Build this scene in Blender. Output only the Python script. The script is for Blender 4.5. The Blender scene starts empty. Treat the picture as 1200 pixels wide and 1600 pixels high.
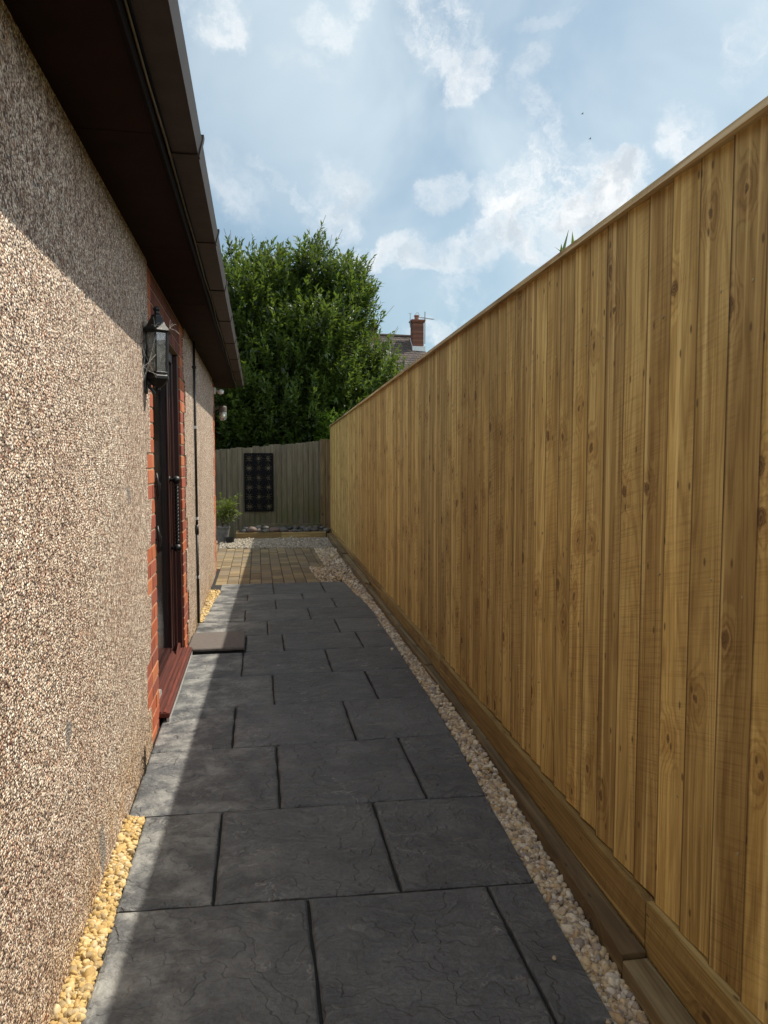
import bpy, bmesh, math, random
import numpy as np
from math import sin, cos, pi, radians
random.seed(7); RS = np.random.RandomState(11)
S = bpy.context.scene; COL = S.collection
# ------------------------------------------------------------------ camera, sun, sky, exposure
H = 1.35; FPX = 1150.0
PITCH = radians(3.979); YAW = radians(9.746)
cd = bpy.data.cameras.new('camera'); cam = bpy.data.objects.new('camera', cd); COL.objects.link(cam)
cam.location = (0, 0, H); cam.rotation_euler = (pi/2-PITCH, 0, -YAW)
cd.sensor_fit = 'VERTICAL'; cd.sensor_height = 36; cd.lens = FPX/1600*36
cd.clip_start = .05; cd.clip_end = 3000; S.camera = cam
SUN_AZ = radians(70); SUN_EL = radians(53.7)
sd = bpy.data.lights.new('sun', 'SUN'); sun = bpy.data.objects.new('sun', sd); COL.objects.link(sun)
sd.energy = 5.0; sd.angle = radians(.5); sd.color = (1, .93, .80)
sun.rotation_euler = (pi/2-SUN_EL, 0, pi-SUN_AZ)   # pointed below
sun.location = (10, 5, 20)
S.view_settings.view_transform = 'Standard'; S.view_settings.look = 'None'
S.view_settings.exposure = 0.35; S.view_settings.gamma = 1; S.view_settings.use_curve_mapping = False
from mathutils import Vector
sdir = Vector((sin(SUN_AZ)*cos(SUN_EL), cos(SUN_AZ)*cos(SUN_EL), sin(SUN_EL)))
sun.rotation_euler = sdir.to_track_quat('Z', 'Y').to_euler()

class NT:                                        # tiny node helper
    def __init__(s, tree): s.t = tree; s.n = tree.nodes; s.l = tree.links
    def new(s, typ, ins=None, **kw):
        n = s.n.new(typ)
        for k, v in kw.items(): setattr(n, k, v)
        for k, v in (ins or {}).items():
            sk = n.inputs[k]
            if isinstance(v, bpy.types.NodeSocket): s.l.new(v, sk)
            else: sk.default_value = v
        return n
    def math(s, op, a, b=None, c=None, clamp=False):
        n = s.n.new('ShaderNodeMath'); n.operation = op; n.use_clamp = clamp
        for i, v in enumerate((a, b, c)):
            if v is None: continue
            if isinstance(v, bpy.types.NodeSocket): s.l.new(v, n.inputs[i])
            else: n.inputs[i].default_value = v
        return n.outputs[0]
    def vec(s, op, a, b=None):
        n = s.n.new('ShaderNodeVectorMath'); n.operation = op
        for i, v in enumerate((a, b)):
            if v is None: continue
            if isinstance(v, bpy.types.NodeSocket): s.l.new(v, n.inputs[i])
            else: n.inputs[i].default_value = v
        return n.outputs['Value' if op in ('DOT_PRODUCT', 'LENGTH', 'DISTANCE') else 'Vector']
    def scale(s, a, k):
        n = s.n.new('ShaderNodeVectorMath'); n.operation = 'SCALE'; s.l.new(a, n.inputs[0])
        if isinstance(k, bpy.types.NodeSocket): s.l.new(k, n.inputs['Scale'])
        else: n.inputs['Scale'].default_value = k
        return n.outputs[0]
    def noise(s, v, scale, detail=4, rough=.55, dist=0, out=0, w=None):
        n = s.n.new('ShaderNodeTexNoise'); s.l.new(v, n.inputs['Vector'])
        n.inputs['Scale'].default_value = scale; n.inputs['Detail'].default_value = detail
        n.inputs['Roughness'].default_value = rough; n.inputs['Distortion'].default_value = dist
        return n.outputs[out]
    def ramp(s, f, stops, interp='LINEAR'):
        n = s.n.new('ShaderNodeValToRGB'); s.l.new(f, n.inputs[0]); e = n.color_ramp; e.interpolation = interp
        while len(e.elements) > 1: e.elements.remove(e.elements[-1])
        for i, (p, c) in enumerate(stops):
            if not isinstance(c, (tuple, list)): c = (c, c, c)
            el = e.elements[0] if i == 0 else e.elements.new(p)
            el.position = p; el.color = (*c[:3], 1)
        return n.outputs[0]
    def mix(s, f, a, b, blend='MIX'):
        n = s.n.new('ShaderNodeMix'); n.data_type = 'RGBA'; n.blend_type = blend
        for k, v in ((0, f), (6, a), (7, b)):
            if isinstance(v, bpy.types.NodeSocket): s.l.new(v, n.inputs[k])
            elif k == 0: n.inputs[0].default_value = v
            else: n.inputs[k].default_value = (*v[:3], 1)
        return n.outputs[2]
    def mapr(s, v, a, b, c=0, d=1, smooth=True):
        n = s.n.new('ShaderNodeMapRange'); s.l.new(v, n.inputs[0])
        if smooth: n.interpolation_type = 'SMOOTHSTEP'
        for i, k in enumerate((a, b, c, d)): n.inputs[1+i].default_value = k
        return n.outputs[0]

def pix_dir(u, v):                               # a direction in the sky
    F = Vector((sin(YAW)*cos(PITCH), cos(YAW)*cos(PITCH), -sin(PITCH)))
    R = Vector((cos(YAW), -sin(YAW), 0)); U = R.cross(F)
    return (F*FPX + R*(u-600) - U*(v-800)).normalized()

def make_world():
    w = bpy.data.worlds.new('World'); S.world = w; w.use_nodes = True
    t = NT(w.node_tree); t.n.clear()
    sky = t.new('ShaderNodeTexSky', sky_type='NISHITA'); sky.sun_disc = False
    sky.sun_elevation = SUN_EL; sky.sun_rotation = SUN_AZ
    sky.air_density = 1.0; sky.dust_density = 1.6; sky.ozone_density = 1.0
    STR = .1
    d = t.vec('NORMALIZE', t.new('ShaderNodeTexCoord').outputs['Generated'])
    # wind-torn cumulus: a few cloud centres in the sky dome, their edges torn by noise
    w1 = t.noise(d, 7, 6, .6, out=1); w2 = t.noise(d, 22, 6, .65, out=1)
    off = t.vec('ADD', t.scale(t.vec('SUBTRACT', w1, (.5, .5, .5)), .085), t.scale(t.vec('SUBTRACT', w2, (.5, .5, .5)), .065))
    dw = t.vec('ADD', d, off)
    fine = t.noise(dw, 13, 10, .66)
    def blob(u, v, ru, rv, rot, s, soft=.15):
        c = pix_dir(u, v); r = Vector((c.y, -c.x, 0)).normalized(); up = r.cross(c)
        a = radians(rot); e1 = r*cos(a)+up*sin(a); e2 = -r*sin(a)+up*cos(a)
        ku, kv = FPX/ru, FPX/rv
        x = t.math('MULTIPLY_ADD', t.vec('DOT_PRODUCT', dw, tuple(e1*ku)), 1, -c.dot(e1)*ku)
        y = t.math('MULTIPLY_ADD', t.vec('DOT_PRODUCT', dw, tuple(e2*kv)), 1, -c.dot(e2)*kv)
        q = t.math('ADD', t.math('MULTIPLY', x, x), t.math('MULTIPLY', y, y))
        front = t.math('GREATER_THAN', t.vec('DOT_PRODUCT', d, tuple(c)), .3)
        return t.math('MULTIPLY', t.math('MULTIPLY', t.mapr(q, 1.6, soft, 0, 1), s), front)
    blobs = [(885, 305, 100, 62, 6, 1.7), (955, 288, 46, 52, 40, 1.5), (820, 320, 70, 52, 10, 1.3), (880, 360, 100, 32, 0, 1.0), (850, 225, 30, 62, 25, .8),
             (690, 40, 72, 40, -35, 1.0), (735, 112, 34, 38, -30, .95), (335, 25, 48, 34, -10, .85), (508, 52, 40, 26, -20, .6),
             (640, 404, 88, 24, 6, .85), (735, 398, 54, 28, 12, .75), (530, 325, 48, 60, -20, .7), (360, 292, 34, 50, 25, .45),
             (692, 305, 36, 28, 0, .65), (760, 300, 30, 18, 0, .5), (725, 455, 36, 50, 20, .5), (715, 512, 62, 20, 10, .8),
             (825, 112, 28, 24, 0, .55), (1075, 222, 40, 34, 0, .75), (450, 295, 46, 9, -25, .55), (1185, 75, 30, 50, -20, .6),
             (560, 5, 25, 25, 0, .6), (480, 110, 45, 18, -20, .35), (860, 30, 40, 12, 10, .3)]
    tot = None
    for b in blobs:
        k = blob(*b); tot = k if tot is None else t.math('MAXIMUM', tot, k)
    cum = t.math('MULTIPLY', t.math('MULTIPLY', tot, t.mapr(fine, .34, .66, .02, 1.02)), t.mapr(tot, 0, .6, .5, 1), clamp=True)
    # thin high veil, thicker toward the sun
    sunny = t.math('MULTIPLY_ADD', t.vec('DOT_PRODUCT', d, tuple(sdir)), .5, .5)
    veil_n = t.noise(d, 3.2, 5, .55, .4)
    veil = t.math('MULTIPLY', t.mapr(veil_n, .28, .70, .36, 1.0), t.mapr(sunny, .58, .86, .22, 1.0), clamp=True)
    # elsewhere in the dome: unseen bright cloud, added as fill light
    el = t.new('ShaderNodeSeparateXYZ', {0: d}).outputs
    behind = t.mapr(el[1], .35, -.1, 0, 1)
    oth = t.math('MULTIPLY', t.mapr(t.noise(d, 3.0, 7, .6), .40, .58, 0, .95), behind)
    skyc = t.new('ShaderNodeVectorMath', {0: sky.outputs[0]}, operation='SCALE'); skyc.inputs['Scale'].default_value = STR
    tint = t.mix(1, skyc.outputs[0], SKY_TINT, 'MULTIPLY')
    c1 = t.mix(veil, tint, VEIL)
    body = t.mix(t.mapr(t.math('MULTIPLY_ADD', t.noise(dw, 12, 7, .6), 1.1, t.math('MULTIPLY', cum, -.22)), .22, .52), CLOUD_D, CLOUD_L)
    c2 = t.mix(cum, c1, body)
    c2 = t.mix(oth, c2, CLOUD_FILL)            # added bright cloud to the left and behind, out of view, filling the shade
    bg = t.new('ShaderNodeBackground', {'Color': c2, 'Strength': 1.0})
    t.new('ShaderNodeOutputWorld', {'Surface': bg.outputs[0]})
SKY_TINT = (.68, .87, .87); VEIL = (.54, .64, .705); CLOUD_D = (.50, .56, .61); CLOUD_L = (.81, .825, .83); CLOUD_FILL = (1.50, 1.62, 1.74)
make_world()

# ------------------------------------------------------------------ helpers
def tag(o, label=None, cat=None, group=None, kind=None):
    if label: o['label'] = label
    if cat: o['category'] = cat
    if group: o['group'] = group
    if kind: o['kind'] = kind
    return o
def thing(name, loc, label, cat, group=None):
    o = bpy.data.objects.new(name, None); COL.objects.link(o); o.location = loc; o.empty_display_size = .1
    return tag(o, label, cat, group)
def wloc(o):
    v = Vector((0, 0, 0))
    while o: v = v + o.location; o = o.parent
    return v
class MB:
    def __init__(s): s.v = []; s.f = []; s.a = []; s.w = []
    def add(s, verts, faces, rnd=None, wc=None):
        b = len(s.v); s.v += [tuple(p) for p in verts]; s.f += [tuple(i+b for i in f) for f in faces]
        r = random.random() if rnd is None else rnd
        s.a += [r]*len(verts)
        s.w += wc if wc else [(0, 0, 0)]*len(verts)
    def box(s, x0, x1, y0, y1, z0, z1, rnd=None, axis=None, bev=0):
        if bev:
            bm = bmesh.new(); bmesh.ops.create_cube(bm, size=1)
            for v in bm.verts: v.co = ((x0+x1)/2+v.co.x*(x1-x0), (y0+y1)/2+v.co.y*(y1-y0), (z0+z1)/2+v.co.z*(z1-z0))
            bmesh.ops.bevel(bm, geom=bm.edges[:], offset=bev, segments=2, affect='EDGES', profile=.6)
            bm.verts.index_update(); vs = [tuple(v.co) for v in bm.verts]; fs = [tuple(v.index for v in f.verts) for f in bm.faces]; bm.free()
        else:
            vs = [(x, y, z) for x in (x0, x1) for y in (y0, y1) for z in (z0, z1)]
            fs = [(0, 1, 3, 2), (4, 6, 7, 5), (0, 4, 5, 1), (2, 3, 7, 6), (0, 2, 6, 4), (1, 5, 7, 3)]
        sd = random.random()*50
        wc = None
        if axis == 'y': wc = [(p[2]+p[0], p[1], sd) for p in vs]
        elif axis == 'z': wc = [(p[1]+p[0], p[2], sd) for p in vs]
        elif axis == 'x': wc = [(p[2]+p[1], p[0], sd) for p in vs]
        s.add(vs, fs, rnd, wc)
    def prism_yz(s, poly, x0, x1, rnd=None):     # poly of (y,z)
        n = len(poly); vs = [(x0, y, z) for y, z in poly]+[(x1, y, z) for y, z in poly]
        fs = [tuple(range(n))[::-1], tuple(range(n, 2*n))]+[(i, (i+1) % n, n+(i+1) % n, n+i) for i in range(n)]
        s.add(vs, fs, rnd)
    def prism_xz(s, poly, y0, y1, rnd=None, axis=None):
        n = len(poly); vs = [(x, y0, z) for x, z in poly]+[(x, y1, z) for x, z in poly]
        fs = [tuple(range(n)), tuple(range(n, 2*n))[::-1]]+[(i, n+i, n+(i+1) % n, (i+1) % n) for i in range(n)]
        s.add(vs, fs, rnd)
    def prism_xy(s, poly, z0, z1, rnd=None, wcf=None):
        n = len(poly); vs = [(x, y, z0) for x, y in poly]+[(x, y, z1) for x, y in poly]
        fs = [tuple(range(n))[::-1], tuple(range(n, 2*n))]+[(i, (i+1) % n, n+(i+1) % n, n+i) for i in range(n)]
        s.add(vs, fs, rnd, [wcf(p) for p in vs] if wcf else None)
    def tube(s, pts, r, n=10, caps=True, rnd=None):
        pts = [Vector(p) for p in pts]; rs = r if isinstance(r, (list, tuple)) else [r]*len(pts)
        vs = []; fs = []; prev = None
        for i, p in enumerate(pts):
            t = (pts[min(i+1, len(pts)-1)]-pts[max(i-1, 0)]).normalized()
            if prev is None:
                a = Vector((0, 0, 1)) if abs(t.z) < .9 else Vector((1, 0, 0)); u = t.cross(a).normalized()
            else: u = (prev-t*prev.dot(t)).normalized()
            prev = u; w = t.cross(u)
            for k in range(n): q = p+(u*cos(2*pi*k/n)+w*sin(2*pi*k/n))*rs[i]; vs.append(tuple(q))
        for i in range(len(pts)-1):
            for k in range(n): fs.append((i*n+k, i*n+(k+1) % n, (i+1)*n+(k+1) % n, (i+1)*n+k))
        if caps: fs.append(tuple(range(n))[::-1]); fs.append(tuple((len(pts)-1)*n+k for k in range(n)))
        s.add(vs, fs, rnd)
    def lathe(s, prof, c, n=16, rnd=None, ang0=0):   # prof of (r,z)
        vs = []; fs = []; m = len(prof)
        for r, z in prof:
            for k in range(n): a = ang0+2*pi*k/n; vs.append((c[0]+r*cos(a), c[1]+r*sin(a), c[2]+z))
        for i in range(m-1):
            for k in range(n): fs.append((i*n+k, i*n+(k+1) % n, (i+1)*n+(k+1) % n, (i+1)*n+k))
        fs.append(tuple(range(n))[::-1]); fs.append(tuple((m-1)*n+k for k in range(n)))
        s.add(vs, fs, rnd)
    def build(s, name, mat, parent=None, smooth=False, loc=None):
        o0 = wloc(parent) if parent else Vector(loc or (0, 0, 0))
        me = bpy.data.meshes.new(name); me.from_pydata([tuple(Vector(p)-o0) for p in s.v], [], s.f)
        return finish(name, me, mat, parent, smooth, None if parent else o0, s.a, s.w)
def finish(name, me, mat, parent, smooth, loc, a=None, w=None):
    if a is not None and len(a) == len(me.vertices):
        at = me.attributes.new('rnd', 'FLOAT', 'POINT'); at.data.foreach_set('value', np.array(a, np.float32))
    if w is not None and len(w) == len(me.vertices):
        at = me.attributes.new('wc', 'FLOAT_VECTOR', 'POINT'); at.data.foreach_set('vector', np.array(w, np.float32).ravel())
    bm = bmesh.new(); bm.from_mesh(me)
    if len(bm.faces) < 60000: bmesh.ops.recalc_face_normals(bm, faces=bm.faces[:])
    bm.to_mesh(me); bm.free()
    if smooth: me.polygons.foreach_set('use_smooth', [True]*len(me.polygons))
    me.materials.append(mat)
    o = bpy.data.objects.new(name, me); COL.objects.link(o)
    if parent: o.parent = parent
    elif loc is not None: o.location = loc
    return o
def np_mesh(name, V, F, mat, rnd=None, parent=None, smooth=False, loc=(0, 0, 0)):
    V = np.asarray(V, np.float32)-np.array(wloc(parent) if parent else loc, np.float32); F = np.asarray(F, np.int32)
    me = bpy.data.meshes.new(name); n, k = F.shape
    me.vertices.add(len(V)); me.vertices.foreach_set('co', V.ravel())
    me.loops.add(n*k); me.loops.foreach_set('vertex_index', F.ravel())
    me.polygons.add(n); me.polygons.foreach_set('loop_start', np.arange(0, n*k, k, dtype=np.int32))
    me.polygons.foreach_set('loop_total', np.full(n, k, np.int32))
    me.update(calc_edges=True); me.validate()
    if rnd is not None:
        at = me.attributes.new('rnd', 'FLOAT', 'POINT'); at.data.foreach_set('value', np.asarray(rnd, np.float32))
    if smooth: me.polygons.foreach_set('use_smooth', [True]*len(me.polygons))
    me.materials.append(mat); o = bpy.data.objects.new(name, me); COL.objects.link(o)
    if parent: o.parent = parent
    else: o.location = loc
    return o
def copy_tree(o, parent=None):
    c = o.copy(); COL.objects.link(c)
    if parent: c.parent = parent
    for ch in list(o.children): copy_tree(ch, c)
    return c
def lerp(a, b, t): return a+(b-a)*t
def pl(pts, y):                                   # piecewise-linear x(y)
    if y <= pts[0][0]: return pts[0][1]
    for (a, b), (c, d) in zip(pts, pts[1:]):
        if y <= c: return lerp(b, d, (y-a)/(c-a))
    return pts[-1][1]
def g(x, y): return -0.065*min(max((3.5-y)/1.9, 0), 1.6)*min(max((x+.5)/1.45, 0), 1.15)   # the path falls away to the right near the camera

# ------------------------------------------------------------------ materials
def material(name):
    m = bpy.data.materials.new(name); m.use_nodes = True; t = NT(m.node_tree); t.n.clear()
    b = t.new('ShaderNodeBsdfPrincipled'); o = t.new('ShaderNodeOutputMaterial', {'Surface': b.outputs[0]})
    t.b = b; t.pos = t.new('ShaderNodeNewGeometry').outputs['Position']; t.m = m; t.o = o
    return t
def attr(t, name): return t.new('ShaderNodeAttribute', attribute_name=name).outputs
def setb(t, color=None, rough=None, bump=None, bstr=.5, bdist=.01, **kw):
    def s(k, v):
        if isinstance(v, bpy.types.NodeSocket): t.l.new(v, t.b.inputs[k])
        elif isinstance(v, tuple): t.b.inputs[k].default_value = (*v[:3], 1)
        else: t.b.inputs[k].default_value = v
    if color is not None: s('Base Color', color)
    if rough is not None: s('Roughness', rough)
    for k, v in kw.items(): s(k, v)
    if bump is not None:
        bn = t.new('ShaderNodeBump', {'Height': bump, 'Strength': bstr, 'Distance': bdist}); t.l.new(bn.outputs[0], t.b.inputs['Normal'])
    return t.m
def simple(name, c, rough=.5, var=.15, scale=20, bstr=.15, **kw):
    t = material(name); n = t.noise(t.pos, scale, 5)
    col = t.mix(t.mapr(n, .3, .7), tuple(x*(1-var) for x in c), tuple(min(1, x*(1+var)) for x in c))
    fine = t.noise(t.pos, scale*8, 3)
    return setb(t, col, rough, fine, bstr, .002, **kw)

def mat_pebble():
    t = material('pebbledash')
    p = t.vec('ADD', t.pos, t.scale(t.vec('SUBTRACT', t.noise(t.pos, 60, 2, out=1), (.5, .5, .5)), .006))
    def cell(sc):
        v = t.new('ShaderNodeTexVoronoi', {'Vector': p, 'Scale': sc}, feature='F1')
        return v.outputs['Distance'], t.new('ShaderNodeSeparateColor', {0: v.outputs['Color']}).outputs
    d1, c1 = cell(132); d2, c2 = cell(205)
    pal = [(0, (.66, .58, .48)), (.18, (.84, .80, .73)), (.36, (.48, .36, .25)), (.46, (.72, .63, .51)), (.60, (.30, .17, .12)), (.69, (.88, .85, .80)), (.82, (.22, .10, .07)), (.88, (.24, .22, .21)), (.94, (.07, .055, .05))]
    a = t.ramp(c1[0], pal, 'CONSTANT'); b = t.ramp(c2[1], pal, 'CONSTANT')
    big = t.math('GREATER_THAN', c1[2], .42)
    col = t.mix(big, b, a)
    dist = t.math('ADD', t.math('MULTIPLY', t.math('MULTIPLY', d1, big), 1), t.math('MULTIPLY', d2, t.math('SUBTRACT', 1, big)))
    gap = t.mapr(dist, .50, .70, 0, .75)
    col = t.mix(gap, col, (.14, .105, .08))      # mortar, darkened to paint the crevice shade between the stones
    big_n = t.noise(t.pos, 1.7, 4); col = t.mix(t.mapr(big_n, .35, .7, 0, .28), col, (.62, .46, .38), 'MULTIPLY')
    # yellow dust splashed low on the wall
    z = t.new('ShaderNodeSeparateXYZ', {0: t.pos}).outputs[2]
    low = t.math('MULTIPLY', t.mapr(z, .42, .0, 0, .55), t.mapr(t.noise(t.pos, 5, 4), .3, .65))
    col = t.mix(low, col, (.70, .52, .22), 'MULTIPLY'); 
    v3 = t.new('ShaderNodeTexVoronoi', {'Vector': p, 'Scale': 52.0}, feature='F1'); c3 = t.new('ShaderNodeSeparateColor', {0: v3.outputs['Color']}).outputs[0]
    col = t.mix(1, col, t.ramp(c3, [(0, (.62, .56, .52)), (.14, (1.02, .99, .96)), (.5, (.92, .87, .82)), (.7, (1.18, 1.16, 1.14)), (.92, (1.0, .84, .76))], 'CONSTANT'), 'MULTIPLY')
    cl = t.noise(t.pos, 38, 3, .6); col = t.mix(t.mapr(cl, .46, .70, 0, .45), col, (.50, .40, .36), 'MULTIPLY')
    col = t.mix(1, col, PEB, 'MULTIPLY')
    streak = t.noise(t.vec('MULTIPLY', t.pos, (1, 6, .55)), 1.6, 5, .6)      # rain streaks and odd grey repaired patches
    col = t.mix(t.mapr(streak, .52, .74, 0, .40), col, (.58, .50, .45), 'MULTIPLY')
    yz = t.new('ShaderNodeSeparateXYZ', {0: t.vec('ADD', t.pos, t.scale(t.vec('SUBTRACT', t.noise(t.pos, 22, 4, out=1), (.5, .5, .5)), .09))}).outputs
    for (py, pz, ry, rz) in ((2.42, .10, .05, .10), (2.05, .62, .03, .05), (3.05, 1.22, .06, .03)):
        q = t.math('ADD', t.math('POWER', t.math('DIVIDE', t.math('SUBTRACT', yz[1], py), ry), 2), t.math('POWER', t.math('DIVIDE', t.math('SUBTRACT', yz[2], pz), rz), 2))
        col = t.mix(t.mapr(q, 1.0, .4, 0, .75), col, (.17, .165, .16))
    hgt = t.math('SUBTRACT', 1, t.math('POWER', t.math('MULTIPLY', dist, 1.35), 2))
    hgt = t.math('ADD', hgt, t.math('MULTIPLY', c1[1], .5))
    return setb(t, col, .75, hgt, .8, .0055)
PEB = (1.03, .98, .93)
DIRT = 0

def mat_wood(name, base, dark, light, green=None, weather=None, knots=1.0, saw=1.0):
    t = material(name); A = attr(t, 'wc')['Vector']; r = attr(t, 'rnd')['Fac']
    x = t.new('ShaderNodeSeparateXYZ', {0: A}).outputs
    u, v, sd = x
    # knots
    kv = t.new('ShaderNodeCombineXYZ', {0: t.math('MULTIPLY', u, 6.5), 1: t.math('MULTIPLY_ADD', v, 3.6, t.math('MULTIPLY', sd, 7.7)), 2: t.math('MULTIPLY', sd, 3.7)}).outputs[0]
    kw = t.vec('ADD', kv, t.scale(t.vec('SUBTRACT', t.noise(kv, 7, 4, out=1), (.5, .5, .5)), .17))
    vo = t.new('ShaderNodeTexVoronoi', {'Vector': kw, 'Scale': 1.0}, feature='F1', voronoi_dimensions='2D')
    kd = vo.outputs['Distance']; kc = t.new('ShaderNodeSeparateColor', {0: vo.outputs['Color']}).outputs[0]
    has = t.math('GREATER_THAN', kc, 1-.36*knots)
    size = t.math('MULTIPLY_ADD', t.math('SUBTRACT', kc, .64), .19, .032)
    kr = t.math('DIVIDE', kd, size)
    kn = t.math('MULTIPLY', t.mapr(kr, 1.05, .75, 0, 1), has)
    pale = t.math('MULTIPLY', t.mapr(t.math('ABSOLUTE', t.math('SUBTRACT', kr, 1.35)), .45, .0, 0, 1), has)
    halo = t.math('MULTIPLY', t.mapr(kd, .38, .06, 0, 1), has)
    v2 = t.new('ShaderNodeTexVoronoi', {'Vector': t.new('ShaderNodeCombineXYZ', {0: t.math('MULTIPLY', u, 15), 1: t.math('MULTIPLY_ADD', v, 5.5, t.math('MULTIPLY', sd, 3.3)), 2: t.math('MULTIPLY', sd, 1.9)}).outputs[0], 'Scale': 1.0}, feature='F1', voronoi_dimensions='2D')
    f2 = t.math('MULTIPLY', t.mapr(v2.outputs['Distance'], .085, .03, 0, 1), t.math('GREATER_THAN', t.new('ShaderNodeSeparateColor', {0: v2.outputs['Color']}).outputs[1], 1-.42*knots))
    # growth rings: contour lines of a slow noise, bent round the knots
    gv = t.new('ShaderNodeCombineXYZ', {0: t.math('MULTIPLY', u, 9.0), 1: t.math('MULTIPLY', v, .55), 2: t.math('MULTIPLY', sd, 5.3)}).outputs[0]
    n = t.noise(gv, 1.0, 2, .5)
    ring = t.math('MULTIPLY_ADD', n, 15.0, t.math('MULTIPLY', halo, 2.2))
    ring = t.math('SINE', t.math('MULTIPLY', ring, 6.283))
    ringd = t.mapr(ring, -.2, 1, 0, 1)
    fib = t.noise(t.new('ShaderNodeCombineXYZ', {0: t.math('MULTIPLY', u, 260), 1: t.math('MULTIPLY', v, 7), 2: sd}).outputs[0], 1, 4, .6)
    blotch = t.noise(t.new('ShaderNodeCombineXYZ', {0: t.math('MULTIPLY', u, 14), 1: t.math('MULTIPLY', v, 2.2), 2: sd}).outputs[0], 1, 5, .6)
    col = t.mix(t.mapr(blotch, .28, .72), dark, light)
    col = t.mix(.45, col, base)
    tone = t.ramp(r, [(0, (.70, .64, .54)), (.18, (1.06, 1.04, .93)), (.36, (.74, .69, .60)), (.5, (1.16, 1.14, 1.04)), (.68, (.86, .80, .68)), (.85, (1.28, 1.28, 1.18)), (1, (.95, .93, .86))])
    col = t.mix(1, col, tone, 'MULTIPLY')
    half = t.math('ADD', u, t.math('MULTIPLY', t.math('SUBTRACT', t.noise(t.new('ShaderNodeCombineXYZ', {0: sd, 1: t.math('MULTIPLY', v, .6)}).outputs[0], 1, 2), .5), .14))
    hs = t.math('FRACT', t.math('MULTIPLY', sd, 1.37))                       # heartwood / sapwood side of each board
    hm = t.math('MULTIPLY', t.mapr(half, .075, .092, 0, 1), t.math('GREATER_THAN', hs, .35))
    col = t.mix(t.math('MULTIPLY', hm, .55), col, t.mix(t.math('GREATER_THAN', hs, .7), (.70, .62, .50), (1.22, 1.20, 1.10)), 'MULTIPLY')
    col = t.mix(t.math('MULTIPLY', ringd, .38), col, (.45, .33, .20), 'MULTIPLY')
    col = t.mix(t.mapr(fib, .35, .75, 0, .42), col, (.50, .40, .28), 'MULTIPLY')
    # long streaks and rough-sawn marks across the board
    stv = t.noise(t.new('ShaderNodeCombineXYZ', {0: t.math('MULTIPLY', u, 45), 1: t.math('MULTIPLY', v, .5), 2: t.math('MULTIPLY', sd, 2.3)}).outputs[0], 1, 3)
    col = t.mix(t.mapr(stv, .52, .72, 0, .55), col, tuple(min(1, c*1.35) for c in light))
    col = t.mix(t.mapr(stv, .48, .28, 0, .55), col, (.62, .54, .40), 'MULTIPLY')
    sn = t.noise(t.new('ShaderNodeCombineXYZ', {0: t.math('MULTIPLY', u, 6), 1: t.math('MULTIPLY', v, 1.4), 2: sd}).outputs[0], 1, 3)
    sv = t.math('MULTIPLY_ADD', u, .25, v)
    sawn = t.noise(t.new('ShaderNodeCombineXYZ', {0: t.math('MULTIPLY', u, 5), 1: t.math('MULTIPLY', sv, 150), 2: sd}).outputs[0], 1, 2, .5)
    sawm = t.math('MULTIPLY', t.mapr(sawn, .45, .68), t.mapr(sn, .42, .62, 0, saw))
    col = t.mix(t.math('MULTIPLY', sawm, .30), col, (.50, .40, .28), 'MULTIPLY')
    col = t.mix(t.math('MULTIPLY', t.mapr(halo, .25, 1), .45), col, (.50, .34, .18), 'MULTIPLY')
    col = t.mix(t.math('MULTIPLY', pale, .16), col, tuple(min(1, c*1.2) for c in light))
    krr = t.mapr(t.math('SINE', t.math('MULTIPLY', kr, 16.0)), -1, 1, .55, .95)
    col = t.mix(t.math('MULTIPLY', kn, krr), col, (dark[0]*.30, dark[1]*.22, dark[2]*.18))
    col = t.mix(t.math('MULTIPLY', f2, .8), col, (dark[0]*.25, dark[1]*.2, dark[2]*.18))
    seam_shade = t.math('MULTIPLY', t.mapr(u, .1465, .1525, 0, 1), t.math('LESS_THAN', u, .17))      # shade line painted along each board seam
    if name == 'treated_pine': col = t.mix(t.math('MULTIPLY', seam_shade, .85), col, (.22, .17, .11), 'MULTIPLY')
    if green:
        pz = t.new('ShaderNodeSeparateXYZ', {0: t.pos}).outputs
        gm = t.math('MULTIPLY', t.math('MULTIPLY', t.mapr(pz[2], 1.25, .25, 0, 1), t.mapr(pz[0], -.4, .7, .35, 1)), t.mapr(t.noise(t.pos, 4, 5), .3, .6))
        col = t.mix(t.math('MULTIPLY', gm, .85), col, green)
    if weather: col = t.mix(t.mapr(t.noise(t.pos, 3, 4), .3, .7, .05, .45), col, weather)
    hb = t.math('ADD', t.math('MULTIPLY', fib, .6), t.math('ADD', t.math('MULTIPLY', ringd, -.35), t.math('ADD', t.math('MULTIPLY', sawm, -.5), t.math('MULTIPLY', kn, .5))))
    return setb(t, col, .72, hb, .55, .0016)

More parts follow.
